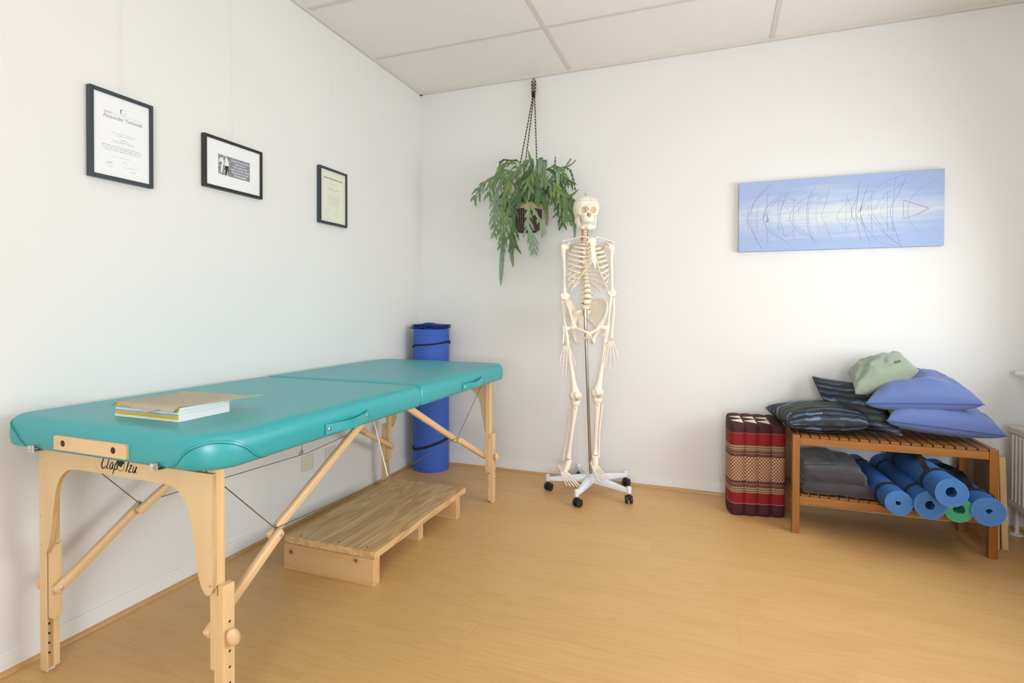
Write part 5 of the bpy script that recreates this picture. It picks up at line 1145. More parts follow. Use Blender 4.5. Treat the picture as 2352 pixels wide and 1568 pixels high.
hand(S(1402, 783, .045), [S(1387, 846, .065), S(1386.5, 838, .06), S(1399, 851, .07), S(1412.5, 848, .075), S(1421.5, 831, .07)][0:1]+[S(1387, 846, .07), S(1399, 851, .075), S(1412.5, 848, .07), S(1421.5, 831, .06)], [S(1392, 806, .055), S(1391, 811, .05), S(1400, 813, .05), S(1409, 813, .05), S(1417, 811, .045)]) if False else hand(S(1403, 783, .045), [S(1386, 832, .075), S(1389, 846, .075), S(1399, 852, .075), S(1412.5, 848, .07), S(1421.5, 831, .06)], [S(1390, 808, .065), S(1395, 812, .055), S(1402, 814, .05), S(1409.5, 813, .045), S(1417, 811, .04)])
# ---- pelvis
hipc = {-1: S(1316, 750, .02), 1: S(1377, 748, .02)}; HX = {s: (hipc[s]-SO).dot(SX) for s in (-1, 1)}; PXC = (HX[-1]+HX[1])/2
sym, sacT = B(PXC, .085, .985), B(PXC, -.045, 1.105)
def ilium(sg):
    """coxal bone, thick curved sheet + rami, fused by voxel remesh"""
    b = bmesh.new(); hx = (HX[sg]-PXC)*sg
    def Q(x, f, z): return B(PXC+sg*x, f, z)
    acet = (hx-.004, .012, 1.005)
    crest = [(.030, -.082, 1.095), (.040, -.090, 1.125), (.066, -.080, 1.158), (.096, -.048, 1.176), (.118, -.005, 1.172), (.124, .034, 1.148), (.116, .060, 1.112)]
    C_s = spl(crest, 6); root = [np.array(p) for p in ((.040, -.070, 1.070), (.050, -.050, 1.045), (.062, -.020, 1.035), (.080, .005, 1.030), (.092, .030, 1.035), (.098, .048, 1.065), (.110, .060, 1.10))]
    R_s = spl(root, 6); NU_ = len(C_s); NV_ = 8; G = {}
    for i in range(NU_):
        for j in range(NV_+1):
            v = j/NV_; c = np.array(R_s[i])*(1-v)+np.array(C_s[i])*v; bow = math.sin(PI*v)*math.sin(PI*i/(NU_-1)); c = c+np.array((.012, -.016, 0))*bow; G[i, j] = c
    pos = {k: Q(*c) for k, c in G.items()}; th = lambda v: .0030+.0040*(v**4)+.005*(1-v)**3
    F_, K_ = {}, {}
    for i in range(NU_):
        for j in range(NV_+1):
            a = pos[min(i+1, NU_-1), j]-pos[max(i-1, 0), j]; c = pos[i, min(j+1, NV_)]-pos[i, max(j-1, 0)]; n_ = a.cross(c).normalized(); t_ = th(j/NV_); F_[i, j] = b.verts.new(pos[i, j]+n_*t_); K_[i, j] = b.verts.new(pos[i, j]-n_*t_)
    for i in range(NU_-1):
        for j in range(NV_):
            b.faces.new((F_[i, j], F_[i+1, j], F_[i+1, j+1], F_[i, j+1])); b.faces.new((K_[i, j], K_[i, j+1], K_[i+1, j+1], K_[i+1, j]))
    per = [(i, 0) for i in range(NU_-1)]+[(NU_-1, j) for j in range(NV_)]+[(i, NV_) for i in range(NU_-1, 0, -1)]+[(0, j) for j in range(NV_, 0, -1)]
    for p, q in zip(per, per[1:]+per[:1]): b.faces.new((F_[p], K_[p], K_[q], F_[q]))
    bmesh.ops.recalc_face_normals(b, faces=b.faces)
    stube(b, [c4(Q(*c), .0068) for c in crest], 5, 8)
    stube(b, [c4(Q(*crest[-1]), .0075), c4(Q(.106, .060, 1.075), .0070), c4(Q(.094, .044, 1.045), .0120), c4(Q(hx, .022, 1.015), .021)], 5, 12)
    stube(b, [c4(Q(.034, -.078, 1.080), .011), c4(Q(.048, -.055, 1.048), .013), c4(Q(.066, -.022, 1.025), .016), c4(Q(hx-.008, .006, 1.005), .0215)], 5, 12)
    stube(b, [c4(Q(hx-.010, .022, 1.005), .016), c4(Q(.052, .058, .996), .0085), c4(Q(.026, .078, .984), .0080), c4(Q(.007, .084, .974), .0105), c4(Q(.007, .078, .954), .0095)], 5, 12)
    stube(b, [c4(Q(.008, .074, .951), .0090), c4(Q(.024, .050, .940), .0068), c4(Q(.042, .020, .918), .0085), c4(Q(.052, -.008, .915), .0140), c4(Q(.060, -.022, .940), .0125), c4(Q(hx-.010, -.012, .975), .0165), c4(Q(hx-.006, .002, 1.0), .019)], 6, 12)
    me = bpy.data.meshes.new('t'); b.to_mesh(me); b.free(); o = bpy.data.objects.new('t', me); col.objects.link(o)
    rm = o.modifiers.new('r', 'REMESH'); rm.mode = 'VOXEL'; rm.voxel_size = .0032; sm = o.modifiers.new('s', 'SMOOTH'); sm.factor = .5; sm.iterations = 2
    dg = bpy.context.evaluated_depsgraph_get(); me2 = bpy.data.meshes.new_from_object(o.evaluated_get(dg)); bpy.data.objects.remove(o); b = bmesh.new(); b.from_mesh(me2)
    return b
for sg in (-1, 1): link('hip_bone', ilium(sg), 'bone', K, smooth='all')
b = bmesh.new(); add_ell(b, B(PXC, .084, .967), (.006, .008, .016), 12, 8, BM); link('pubic_disc', b, 'cartilage', K, smooth='all')
b = bmesh.new(); SAC = []
for x, f, z, hw, hd in ((0, -.028, 1.112, .030, .014), (0, -.036, 1.100, .050, .018), (0, -.052, 1.080, .046, .016), (0, -.068, 1.055, .036, .013), (0, -.078, 1.028, .026, .010), (0, -.080, 1.004, .016, .008), (0, -.074, .985, .009, .006), (0, -.062, .968, .005, .004)):
    SAC.append([b.verts.new(B(PXC+x+hw*math.cos(2*PI*k/16), f+hd*math.sin(2*PI*k/16), z)) for k in range(16)])
for p, q in zip(SAC, SAC[1:]):
    for k in range(16): b.faces.new((p[k], p[(k+1) % 16], q[(k+1) % 16], q[k]))
b.faces.new(SAC[0][::-1]); b.faces.new(SAC[-1]); bmesh.ops.recalc_face_normals(b, faces=b.faces)
for z in (1.088, 1.064, 1.040):
    for sx in (-1, 1): add_ell(b, B(PXC+sx*.022, -.045-(1.1-z)*.5, z), (.006, .006, .003), 8, 6, BM)
link('sacrum', b, 'bone', K, smooth='all')
# ---- legs
def leg(sg, hip, knee, ank, heel, toe, fib_top, fib_bot, in_):
    b = bmesh.new(); tro = hip+SX*(sg*.048)+Vector((0, 0, -.018))+SN*-.008; k2 = knee+Vector((0, 0, .004))
    stube(b, [c4(hip, .012), c4(hip.lerp(tro, .5), .0125), c4(tro, .0170), c4(tro.lerp(k2, .07), .0175), c4(tro.lerp(k2, .16), .0145), c4(tro.lerp(k2, .35)+SN*.008, .0132), c4(tro.lerp(k2, .6)+SN*.009, .0135), c4(tro.lerp(k2, .80)+SN*.006, .0170), c4(tro.lerp(k2, .91), .0255), c4(k2+Vector((0, 0, .012)), .0300)], 6, 16)
    add_ell(b, hip, .0215, 20, 14); add_ell(b, tro+Vector((0, 0, .010))+SX*sg*.004, (.0145, .015, .019), 14, 9, BM); add_ell(b, tro.lerp(k2, .10)-SX*sg*.014, (.008, .009, .012), 10, 7, BM)
    for s_ in (-1, 1): add_ell(b, k2+SX*(s_*.0195)+SN*-.004+Vector((0, 0, .004)), (.0195, .028, .0230), 18, 12, BM)
    link('femur', b, 'bone', K, smooth='all')
    b = bmesh.new(); add_ell(b, k2+SN*.030+Vector((0, 0, .012))+SX*in_*.003, (.0185, .0085, .0205), 16, 10, BM); link('patella', b, 'bone', K, smooth='all')
    b = bmesh.new()
    for s_ in (-1, 1): add_ell(b, k2+SX*(s_*.018)+Vector((0, 0, -.0225)), (.017, .021, .0045), 14, 8, BM)
    link('meniscus', b, 'cartilage', K, smooth='all')
    tt = k2+Vector((0, 0, -.040)); b = bmesh.new()
    stube(b, [c4(tt+Vector((0, 0, .012)), .0310), c4(tt+Vector((0, 0, -.002)), .0300), c4(tt.lerp(ank, .07), .0215), c4(tt.lerp(ank, .15)+SN*.006, .0165), c4(tt.lerp(ank, .4)+SN*.004, .0128), c4(tt.lerp(ank, .72), .0108), c4(tt.lerp(ank, .90), .0135), c4(ank, .0185)], 6, 14)
    add_ell(b, tt.lerp(ank, .08)+SN*.018, (.009, .009, .014), 10, 7, BM); add_ell(b, ank-SX*sg*.014+Vector((0, 0, -.010)), (.0075, .011, .0125), 10, 7, BM); link('tibia', b, 'bone', K, smooth='all')
    b = bmesh.new(); stube(b, [c4(fib_top, .0095), c4(fib_top.lerp(fib_bot, .05), .0085), c4(fib_top.lerp(fib_bot, .12), .0066), c4(fib_top.lerp(fib_bot, .5)+SX*in_*.006, .0066), c4(fib_top.lerp(fib_bot, .88), .0066), c4(fib_bot, .0100), c4(fib_bot+Vector((0, 0, -.014)), .0060)], 6, 10); link('fibula', b, 'bone', K, smooth='all')
    # foot
    ax = (toe-heel).normalized(); lat = ax.cross(Vector((0, 0, 1))).normalized(); up = lat.cross(ax).normalized(); L = (toe-heel).length
    if lat.dot(SX) < 0: lat = -lat
    Rf = Matrix((lat, ax, up)).transposed(); b = bmesh.new(); tal = ank+Vector((0, 0, -.026))
    mf = heel+ax*L*.36+up*.006; stube(b, [c4(ank+Vector((0, 0, -.008)), .0165), c4(tal+up*.004, .0195), c4(tal.lerp(mf, .5), .0175), c4(mf, .0150)], 5, 14); stube(b, [c4(tal, .017), c4(tal.lerp(heel+ax*.03, .6), .0155), c4(heel+ax*.028, .0150)], 4, 12); add_ell(b, tal.lerp(heel+ax*L*.40, .5)+up*.004, (.015, .020, .011), 12, 8, Rf)
    f = link('foot', b, 'bone', K, smooth='all')
    b = bmesh.new(); hc = heel+ax*.026; stube(b, [c4(hc-ax*.020+up*.003, .0150), c4(hc+up*.002, .0175), c4(hc+ax*.026+up*.004, .0150), c4(heel+ax*L*.30+up*.002, .0120)], 5, 12); link('heel_bone', b, 'bone', f, smooth='all')
    b = bmesh.new(); c = heel+ax*L*.375
    for k in range(4): add_ell(b, c+lat*(-.021+.014*k)+up*(.006-.003*abs(k-1)), (.0080, .011, .0085), 10, 7, Rf)
    for k in range(3): add_ell(b, heel+ax*L*.31+lat*(-.014+.014*k)+up*.004, (.0085, .009, .0085), 10, 7, Rf)
    link('tarsal_bones', b, 'bone', f, smooth='all')
    for k in range(5):
        # k=0 big toe on the inner side (in_)
        o = (-.026+.0125*k)*(in_*-1); p0 = heel+ax*L*.42+lat*o*.85+up*.004; p1 = heel+ax*L*(.70-.022*k)+lat*o*1.25-up*.006; r = .0066 if k == 0 else .0042; b = bmesh.new()
        stube(b, [c4(p0, r*1.35), c4(p0.lerp(p1, .3), r*.85), c4(p0.lerp(p1, .7), r*.8), c4(p1, r*1.35)], 4, 8); mt_ = link('metatarsal', b, 'bone', f, smooth='all')
        e_ = heel+ax*L*(1.0-.045*k-(.0 if k else .02))+lat*o*1.55-up*.008; b = bmesh.new(); cuts = [0, .52, 1] if k == 0 else [0, .5, .76, 1]
        for a, c_ in zip(cuts, cuts[1:]):
            q0, q1 = (p1+ax*.003).lerp(e_, a+.03), (p1+ax*.003).lerp(e_, c_-.03); stube(b, [c4(q0, r*1.1), c4(q0.lerp(q1, .5), r*.7), c4(q1, r*.95)], 3, 8)
        link('toe_bones', b, 'bone', mt_, smooth='all')
leg(-1, hipc[-1]+SX*-.002, S(1322, 911, .035), S(1305.5, 1052, .015), S(1282, 1070, -.035), S(1322.5, 1120, .150), S(1309, 937, .005), S(1294.5, 1053, -.005), 1)
leg(1, hipc[1]+SX*.002, S(1372, 904, .035), S(1367, 1043, .015), S(1353, 1056, -.030), S(1393, 1104, .150), S(1383, 928, .005), S(1375, 1046, -.005), -1)

# ================================================================== TEAK BENCH AND WHAT IS ON IT
BX0, BX1, BY0, BY1, BH = 2.393, 3.218, -.472, -.120, .492
E_B = empty('slatted_bench', ((BX0+BX1)/2, (BY0+BY1)/2, 0), 'oiled teak slatted bench with a lower shelf against the back wall', 'bench')
for x0 in (BX0, BX1-.034):
    for y0 in (BY0, BY1-.034):
        b = bmesh.new(); add_box(b, (x0, y0, 0), (x0+.034, y0+.034, BH), .0025); link('leg', b, 'teak', E_B)
for z0, z1 in ((.444, .480), (.152, .188)):
    for y0 in (BY0+.004, BY1-.026):
        b = bmesh.new(); add_box(b, (BX0+.034, y0, z0), (BX1-.034, y0+.022, z1), .0015); link('rail', b, 'teak_x', E_B)
    for x0 in (BX0+.004, BX1-.030):
        b = bmesh.new(); add_box(b, (x0, BY0+.034, z0), (x0+.026, BY1-.034, z1+(.010 if z0 > .3 else 0)), .0015); link('side_rail', b, 'teak_y', E_B)
def slats(z0, z1, n):
    b = bmesh.new(); a0, a1 = BX0+.036, BX1-.036; p = (a1-a0)/n
    for i in range(n): add_box(b, (a0+p*i+.0035, BY0+.002, z0), (a0+p*(i+1)-.0035, BY1-.002, z1), .0012)
    return b
link('slatted_seat', slats(.4805, .492, 18), 'teak_y', E_B); link('slatted_shelf', slats(.1885, .199, 18), 'teak_y', E_B)

# folded charcoal blanket: stacked folds with rounded front
b = bmesh.new(); bx0, bx1, by0, by1 = 2.440, 2.735, -.455, -.140
def fold_sheet(b, path, x0, x1, th, seed, NX=26, skew=0, xr=0):
    """path: (y,z) profile swept along x, closed sheet of thickness th"""
    P = [Vector((0, p[0], p[1])) for p in spl(path, 6)]; n = len(P); G = []
    for i in range(NX+1):
        u = i/NX; row = []
        for j, p in enumerate(P):
            t = (P[min(j+1, n-1)]-P[max(j-1, 0)]).normalized(); nn = Vector((0, -t.z, t.y)); x = x0+(x1-x0)*u+.006*mnoise.noise((j*.3, u*2, seed))*(1 if 0 < i < NX else 1.6)
            y_ = p.y+skew*(u-.5)+.004*mnoise.noise((u*4+seed, j*.2, 1)); z_ = p.z+.004*mnoise.noise((u*5, j*.15, seed+4))-xr*max(0, u-.75)**2; q = Vector((x, y_, z_)); edge = th*(1 if 0 < i < NX else .5)
            row.append((b.verts.new(q+nn*edge/2), b.verts.new(q-nn*edge/2)))
        G.append(row)
    for i in range(NX):
        for j in range(n-1):
            b.faces.new((G[i][j][0], G[i+1][j][0], G[i+1][j+1][0], G[i][j+1][0])); b.faces.new((G[i][j][1], G[i][j+1][1], G[i+1][j+1][1], G[i+1][j][1]))
    for j in range(n-1):
        b.faces.new((G[0][j][0], G[0][j+1][0], G[0][j+1][1], G[0][j][1])); b.faces.new((G[NX][j][0], G[NX][j][1], G[NX][j+1][1], G[NX][j+1][0]))
    for i in range(NX):
        b.faces.new((G[i][0][0], G[i][0][1], G[i+1][0][1], G[i+1][0][0])); b.faces.new((G[i][n-1][0], G[i+1][n-1][0], G[i+1][n-1][1], G[i][n-1][1]))
fold_sheet(b, [(by1, .222), (-.30, .220), (-.44, .220), (-.462, .230), (-.458, .246), (-.42, .252), (-.30, .250), (by1, .252)], 2.440, 2.765, .030, 1.3, skew=.01, xr=.1)
fold_sheet(b, [(-.16, .284), (-.32, .284), (-.43, .280), (-.452, .292), (-.440, .312), (-.34, .322), (-.24, .330), (-.15, .334)], 2.445, 2.720, .036, 5.1, skew=.02, xr=.3)
fold_sheet(b, [(-.15, .352), (-.22, .354), (-.30, .350), (-.36, .338), (-.40, .330)], 2.450, 2.625, .022, 9.7, skew=.06, xr=.2)
bmesh.ops.recalc_face_normals(b, faces=b.faces); tag(link('folded_blanket', b, 'blanket', base=(2.58, -.3, .20), smooth=60), 'dark charcoal folded blanket on the left of the bench shelf', 'blanket')

# rolled mats on the shelf
def yoga(label, back, front, R, r0, th, cm, edge, straps, loose, ph, grp='rolled mats on the bench shelf', gap=.0006):
    back = Vector(back); front = Vector(front); e = empty('rolled_mat', (back+front)/2-Vector((0, 0, R)), label, 'rolled mat', grp)
    spiral_roll('rolled_foam', front, back, r0, R, th, [cm, edge], e, phase=ph, gap=gap)
    z = (back-front).normalized(); x = Vector((0, 0, 1)).cross(z).normalized(); y = z.cross(x); L = (back-front).length
    for t, tilt in straps:
        b = bmesh.new(); N = 48; rows = []
        for i in range(N):
            a = 2*PI*i/N; rad = x*math.cos(a)+y*math.sin(a); c = front+z*(L*t+tilt*math.cos(a+1)); rows.append([b.verts.new(c+rad*(R+q)+z*w) for q, w in ((.0004, -.009), (.0032, -.008), (.0032, .008), (.0004, .009))])
        for i in range(N):
            for k in range(4): b.faces.new((rows[i][k], rows[(i+1) % N][k], rows[(i+1) % N][(k+1) % 4], rows[i][(k+1) % 4]))
        bmesh.ops.recalc_face_normals(b, faces=b.faces); link('strap', b, 'strap', e, smooth=40)
    if loose:
        b = bmesh.new(); a, h_, sag = loose; rad = x*math.cos(a)+y*math.sin(a); tan = -x*math.sin(a)+y*math.cos(a); t0, t1 = straps[0][0], straps[-1][0]; rows = []
        C_ = spl([front+z*(L*t0)+rad*(R+.003), front+z*(L*(t0*.75+t1*.25))+rad*(R+h_)+tan*sag*.6, front+z*(L*(t0*.4+t1*.6))+rad*(R+h_*.8)+tan*sag, front+z*(L*t1)+rad*(R+.003)], 8)
        for i, c in enumerate(C_):
            c = Vector(c); tw = tan*.012+rad*.004*math.sin(i*.7); rows.append([b.verts.new(c+tw+rad*.0012), b.verts.new(c-tw+rad*.0012), b.verts.new(c-tw-rad*.0012), b.verts.new(c+tw-rad*.0012)])
        for p, q in zip(rows, rows[1:]):
            for k in range(4): b.faces.new((p[k], p[(k+1) % 4], q[(k+1) % 4], q[k]))
        b.faces.new(rows[0][::-1]); b.faces.new(rows[-1]); bmesh.ops.recalc_face_normals(b, faces=b.faces); link('carry_strap', b, 'strap', e, smooth=50)
    return e
ZS = .199
def mat_from(pxf, pyf, R, pxb, xb=None):
    """front centre seen at (pxf,pyf) with centre height ZS+R"""
    zc = ZS+R+.001; f = onp(pxf, pyf, 'z', zc); return f, zc
specs = [('blue rolled mat with a narrow core on the bench shelf, beside the charcoal blanket', (2064, 1155), .0575, .007, (1971, 1067)),
         ('blue rolled mat on the bench shelf, between the narrow-cored mat and the green mat', (2137, 1161), .0640, .016, (2038, 1068)),
         ('blue rolled mat at the far right of the bench shelf, by the bench leg', (2272, 1175), .0640, .008, (2160, 1078)),
         ('green rolled mat on the bench shelf, squeezed below the topmost blue mat', (2202, 1170), .0570, .019, (2100, 1075))]
for i, (lb, (u, v), R, r0, (ub, vb)) in enumerate(specs):
    zc = ZS+R+.0012; f = onp(u, v, 'z', zc); bk = onp(ub, vb, 'y', -.10); bx_ = bk.x
    fr_ = Vector((f.x, f.y, zc)); yb_ = max(-.075, 0*f.y) if f.y+.61 > -.075 else f.y+.61
    yoga(lb, Vector((fr_.x+(bx_-fr_.x)*.98, yb_, zc)), fr_, R, r0, .0044, 'mat_green' if i == 3 else 'mat_blue', 'mat_green' if i == 3 else 'mat_blue_edge', [] if i == 3 else [(.17, .004), (.80, .004)], None if i == 3 else (([2.9, .012, .03], [1.5, .020, .02], [1.2, .012, .03])[i]), 1.0+i, gap=.0009)
f = onp(2186, 1131, 'z', .352); bk = onp(2063, 1051, 'y', -.13); fr_ = Vector((f.x, f.y, .352))
yoga('blue rolled mat lying on top of the other rolled mats on the bench shelf', Vector((bk.x+.004, -.125, .358)), fr_, .0630, .018, .0044, 'mat_blue', 'mat_blue_edge', [(.22, .006), (.80, .004)], [.9, .018, .03], 2.2, gap=.0009)

# ---------------- cushions
def pillow(name, cs, th, mt, label, nu=44, p=.42, pull=.06, nz=.004, seed=0, pipe=None, up=None, bulge=.5, cat='cushion', grp='cushions piled on the bench', lift=(0, 0)):
    """cs: corners (front-left, front-right, back-right, back-left); th: full thickness; bulge: share above the corner plane"""
    c = [Vector(q) for q in cs]; nrm = ((c[1]-c[0]).cross(c[3]-c[0])).normalized()
    if nrm.z < 0: nrm = -nrm
    b = bmesh.new(); uvl = b.loops.layers.uv.new('UVMap'); T_, D_ = {}, {}; UV = {}
    for i in range(nu+1):
        for j in range(nu+1):
            u, v = 2*i/nu-1, 2*j/nu-1; u = math.sin(u*PI/2)*.35+u*.65; v = math.sin(v*PI/2)*.35+v*.65
            uu = u*(1-pull*(1-v*v)*abs(u)**2); vv = v*(1-pull*(1-u*u)*abs(v)**2); a, d = (uu+1)/2, (vv+1)/2
            q = (c[0]*(1-a)+c[1]*a)*(1-d)+(c[3]*(1-a)+c[2]*a)*d
            h = max(0, (1-u*u)*(1-v*v))**p; cr = (u*u*v*v)
            wr = nz*(mnoise.noise((u*2.6+seed, v*2.6, seed))*h*2.2 + mnoise.noise((u*7, v*7+seed, 2))*.5*h) + nz*1.3*math.sin(math.atan2(v, u)*9+seed)*max(0, abs(u*v)-.15)*h
            q = q+nrm*(lift[0]*(u*u)*(1-v*v)+lift[1]*(v*v)*(1-u*u)); wq = wr if 0 < i < nu and 0 < j < nu else 0
            T_[i, j] = b.verts.new(q+nrm*(th*bulge*h+wq)); D_[i, j] = T_[i, j] if i in (0, nu) or j in (0, nu) else b.verts.new(q-nrm*(th*(1-bulge)*h-wq*.3)); kk_ = .55; uv_ = [(q_+kk_*(1 if q_ > 0 else -1)*(1-max(0, 1-q_*q_)**p)+1)/2 for q_ in (u, v)]; UV[i, j] = tuple(uv_)
    for i in range(nu):
        for j in range(nu):
            ks = [(i, j), (i+1, j), (i+1, j+1), (i, j+1)]
            for G, rv in ((T_, 0), (D_, 1)):
                kk = ks[::-1] if rv else ks; f_ = b.faces.new([G[k_] for k_ in kk])
                for lp, k_ in zip(f_.loops, kk): lp[uvl].uv = UV[k_]
    per = [(i, 0) for i in range(nu)]+[(nu, j) for j in range(nu)]+[(i, nu) for i in range(nu, 0, -1)]+[(0, j) for j in range(nu, 0, -1)]; edge = [T_[k_].co.copy() for k_ in per]; edge.append(edge[0].copy())
    top_pt = lambda i, j: T_[i, j].co.copy()
    tp = {(i, j): T_[i, j].co.copy() for i in range(0, nu+1) for j in range(0, nu+1)}
    zmin = min(v_.co.z for v_ in b.verts)
    base = (sum((q.x for q in c))/4, sum((q.y for q in c))/4, zmin)
    if pipe:
        e = empty(name, base, label, cat, grp); o = link('cover', b, mt, e, smooth='all'); bb = bmesh.new(); add_tube(bb, edge, .0028, 8, cap=False); link('piping', bb, pipe, o, smooth='all'); return e, tp, nrm
    o = link(name, b, mt, None, base=base, smooth='all'); tag(o, label, cat, grp); return o, tp, nrm
# bamboo print
bp = mat('bamboo_print', srgb(40, 48, 52), .55); g = NG(bp); co = g.coord('UV'); s = g.sep(co); nA = g.noise(co, 5, 2)
xx = g.math('ADD', g.math('MULTIPLY', s[1], 6.5), g.math('MULTIPLY', nA, .8)); cl = g.math('FLOOR', xx); fx_ = g.math('FRACT', xx); rn = g.white(g.comb(cl, 2, 5))
hl = g.math('POWER', g.math('SINE', g.math('MULTIPLY', g.math('POWER', fx_, .7), PI)), 2.1); yy = g.math('ADD', g.math('MULTIPLY', s[0], 4), g.math('MULTIPLY', rn, 7)); fy_ = g.math('FRACT', yy); rn2 = g.white(g.comb(cl, g.math('FLOOR', yy), 8))
node = g.math('GREATER_THAN', fy_, .965); hl2 = g.math('MULTIPLY', hl, g.math('MULTIPLY_ADD', rn2, .55, .30)); streak = g.noise(g.mapping(co, (2, 60, 1)), 1.2, 2, .5)
hl2 = g.math('MULTIPLY', hl2, g.math('MULTIPLY_ADD', streak, 1.1, .1)); c = g.ramp(hl2, [(0, srgb(12, 15, 20)), (.20, srgb(26, 32, 40)), (.42, srgb(70, 90, 118)), (.75, srgb(150, 174, 212))])
c = g.mix(g.math('GREATER_THAN', rn, .72), c, g.mix(hl2, srgb(14, 18, 16), srgb(84, 100, 80))); c = g.mix(g.math('MULTIPLY', node, .8), c, srgb(8, 10, 14)); c = g.mix(g.math('MULTIPLY', g.math('LESS_THAN', fx_, .09), .9), c, srgb(10, 12, 15))
g.l(c, g.b.inputs['Base Color'])
M['bamboo'] = bp
def at(u, v, y): return onp(u, v, 'y', y)
# flat one on the left
pillow('scatter_cushion', (at(1815, 975, -.46)+Vector((0, 0, 0)), at(1996, 976, -.46), at(2010, 942, -.12), at(1757, 936, -.13)), .150, 'bamboo', 'dark bamboo-print cushion lying flat at the left end of the bench', seed=3, p=.36, nz=.004, bulge=.5)
# diagonal one leaning over it
pillow('scatter_cushion', (at(1930, 985, -.22), at(2075, 1002, -.46), at(1995, 880, -.25), at(1865, 863, -.10)), .160, 'bamboo', 'dark bamboo-print cushion leaning diagonally, one corner raised behind the flat one', seed=8, p=.42, nz=.006, bulge=.5)
# blue ones
o1, tp1, n1_ = pillow('scatter_cushion', (at(2036, 966, -.46), at(2311, 1001, -.40), at(2225, 950, -.05), at(2050, 935, -.08)), .160, 'cush_blue', 'lower plain blue piped cushion lying flat at the right end of the bench', seed=5, p=.34, pull=.05, nz=.008, pipe='cush_blue_pipe', bulge=.62)
o2, tp2, n2_ = pillow('scatter_cushion', (at(1988, 926, -.44), at(2261, 929, -.40), at(2150, 868, -.06), at(2040, 880, -.09)), .175, 'cush_blue', 'upper plain blue piped cushion lying on the lower blue cushion', seed=6, p=.36, pull=.05, nz=.010, pipe='cush_blue_pipe', bulge=.55)
# mint one
mint_c = (at(1964, 904, -.36), at(2111, 850, -.34), at(2070, 815, -.15), at(1946, 856, -.18))
o3, tp3, n3_ = pillow('scatter_cushion', mint_c, .175, 'cush_mint', 'small pale mint cushion with a little dark tag on top of the pile', seed=9, p=.40, pull=.05, nz=.009, bulge=.52)
# little woven tag on the mint cushion
b = bmesh.new(); ks = [(31, 9), (35, 9), (35, 11), (31, 11)]; q = [tp3[k_]+n3_*.003 for k_ in ks]
vs = [b.verts.new(p) for p in q]+[b.verts.new(p-n3_*.002) for p in q]; b.faces.new(vs[:4]); b.faces.new(vs[4:][::-1])
for k_ in range(4): b.faces.new((vs[k_], vs[k_+4], vs[(k_+1) % 4+4], vs[(k_+1) % 4]))
bmesh.ops.recalc_face_normals(b, faces=b.faces); link('woven_tag', b, mat('tag_grey', srgb(92, 92, 92), .7), o3)

# ================================================================== RED PATTERNED BLOCK CUSHION
TC = Vector((2.236, -.232, 0)); ta = math.radians(11); TXa = Vector((math.cos(ta), math.sin(ta), 0)); TYa = Vector((-math.sin(ta), math.cos(ta), 0)); TH, TW, TD = .512, .276, .150
th_m = mat('red_patterned_cotton', srgb(170, 16, 28), .75); g = NG(th_m); co = g.coord(); s = g.sep(co); z = g.math('ADD', s[2], g.math('MULTIPLY', g.math('MULTIPLY', g.math('GREATER_THAN', s[2], 99), 1), 0)); uvn = g.coord('UV'); su = g.sep(uvn)
def band_(lo, hi): return g.math('MULTIPLY', g.math('GREATER_THAN', z, lo), g.math('LESS_THAN', z, hi))
MAR, RED, CRM, BRN = srgb(62, 20, 24), srgb(132, 3, 14), srgb(206, 172, 126), srgb(140, 96, 66)
c = g.ramp(g.math('DIVIDE', z, TH), [(0, MAR), (.128, srgb(190, 90, 100)), (.134, RED), (.246, MAR), (.248, MAR), (.752, RED), (.872, srgb(190, 90, 100)), (.878, MAR)], 'CONSTANT')
u = su[0]
# comb stripes (cream teeth on maroon)
teeth_ = g.math('GREATER_THAN', g.math('SINE', g.math('MULTIPLY', u, 2*PI*46)), -.15); teethz = g.math('GREATER_THAN', g.math('SINE', g.math('MULTIPLY', z, 2*PI/.0125)), -.72); tt_ = g.math('MULTIPLY', teeth_, teethz)
for lo, hi in ((.247*TH, .312*TH), (.690*TH, .752*TH)): c = g.mix(g.math('MULTIPLY', band_(lo, hi), tt_), c, CRM)
# fine dotted lines
dots = g.math('GREATER_THAN', g.math('SINE', g.math('MULTIPLY', u, 2*PI*58)), 0)
for zc in (.338*TH, .664*TH): c = g.mix(g.math('MULTIPLY', band_(zc-.0022, zc+.0022), dots), c, CRM)
for zc in (.322, .354, .648, .680): c = g.mix(band_(zc*TH-.0012, zc*TH+.0012), c, srgb(150, 96, 84))
# diamonds
du = g.math('MULTIPLY', u, 17); dv = g.math('DIVIDE', z, .0192); fu = g.math('ABSOLUTE', g.math('SUBTRACT', g.math('FRACT', du), .5)); fv = g.math('ABSOLUTE', g.math('SUBTRACT', g.math('FRACT', dv), .5)); sm_ = g.math('ADD', fu, fv)
lat_ = g.math('LESS_THAN', g.math('ABSOLUTE', g.math('SUBTRACT', sm_, .5)), .10); ctr = g.math('MULTIPLY', g.math('LESS_THAN', g.math('ABSOLUTE', g.math('SUBTRACT', g.math('ABSOLUTE', g.math('SUBTRACT', sm_, .5)), .30)), .10), 1)
dm = g.mix(g.math('MAXIMUM', lat_, 0), BRN, srgb(106, 54, 44)); dm = g.mix(ctr, dm, srgb(214, 180, 140)); c = g.mix(band_(.372*TH, .632*TH), c, dm)
g.l(c, g.b.inputs['Base Color'])
E_T = empty('block_cushion', TC, 'red and maroon patterned block cushion standing upright left of the bench', 'block cushion')
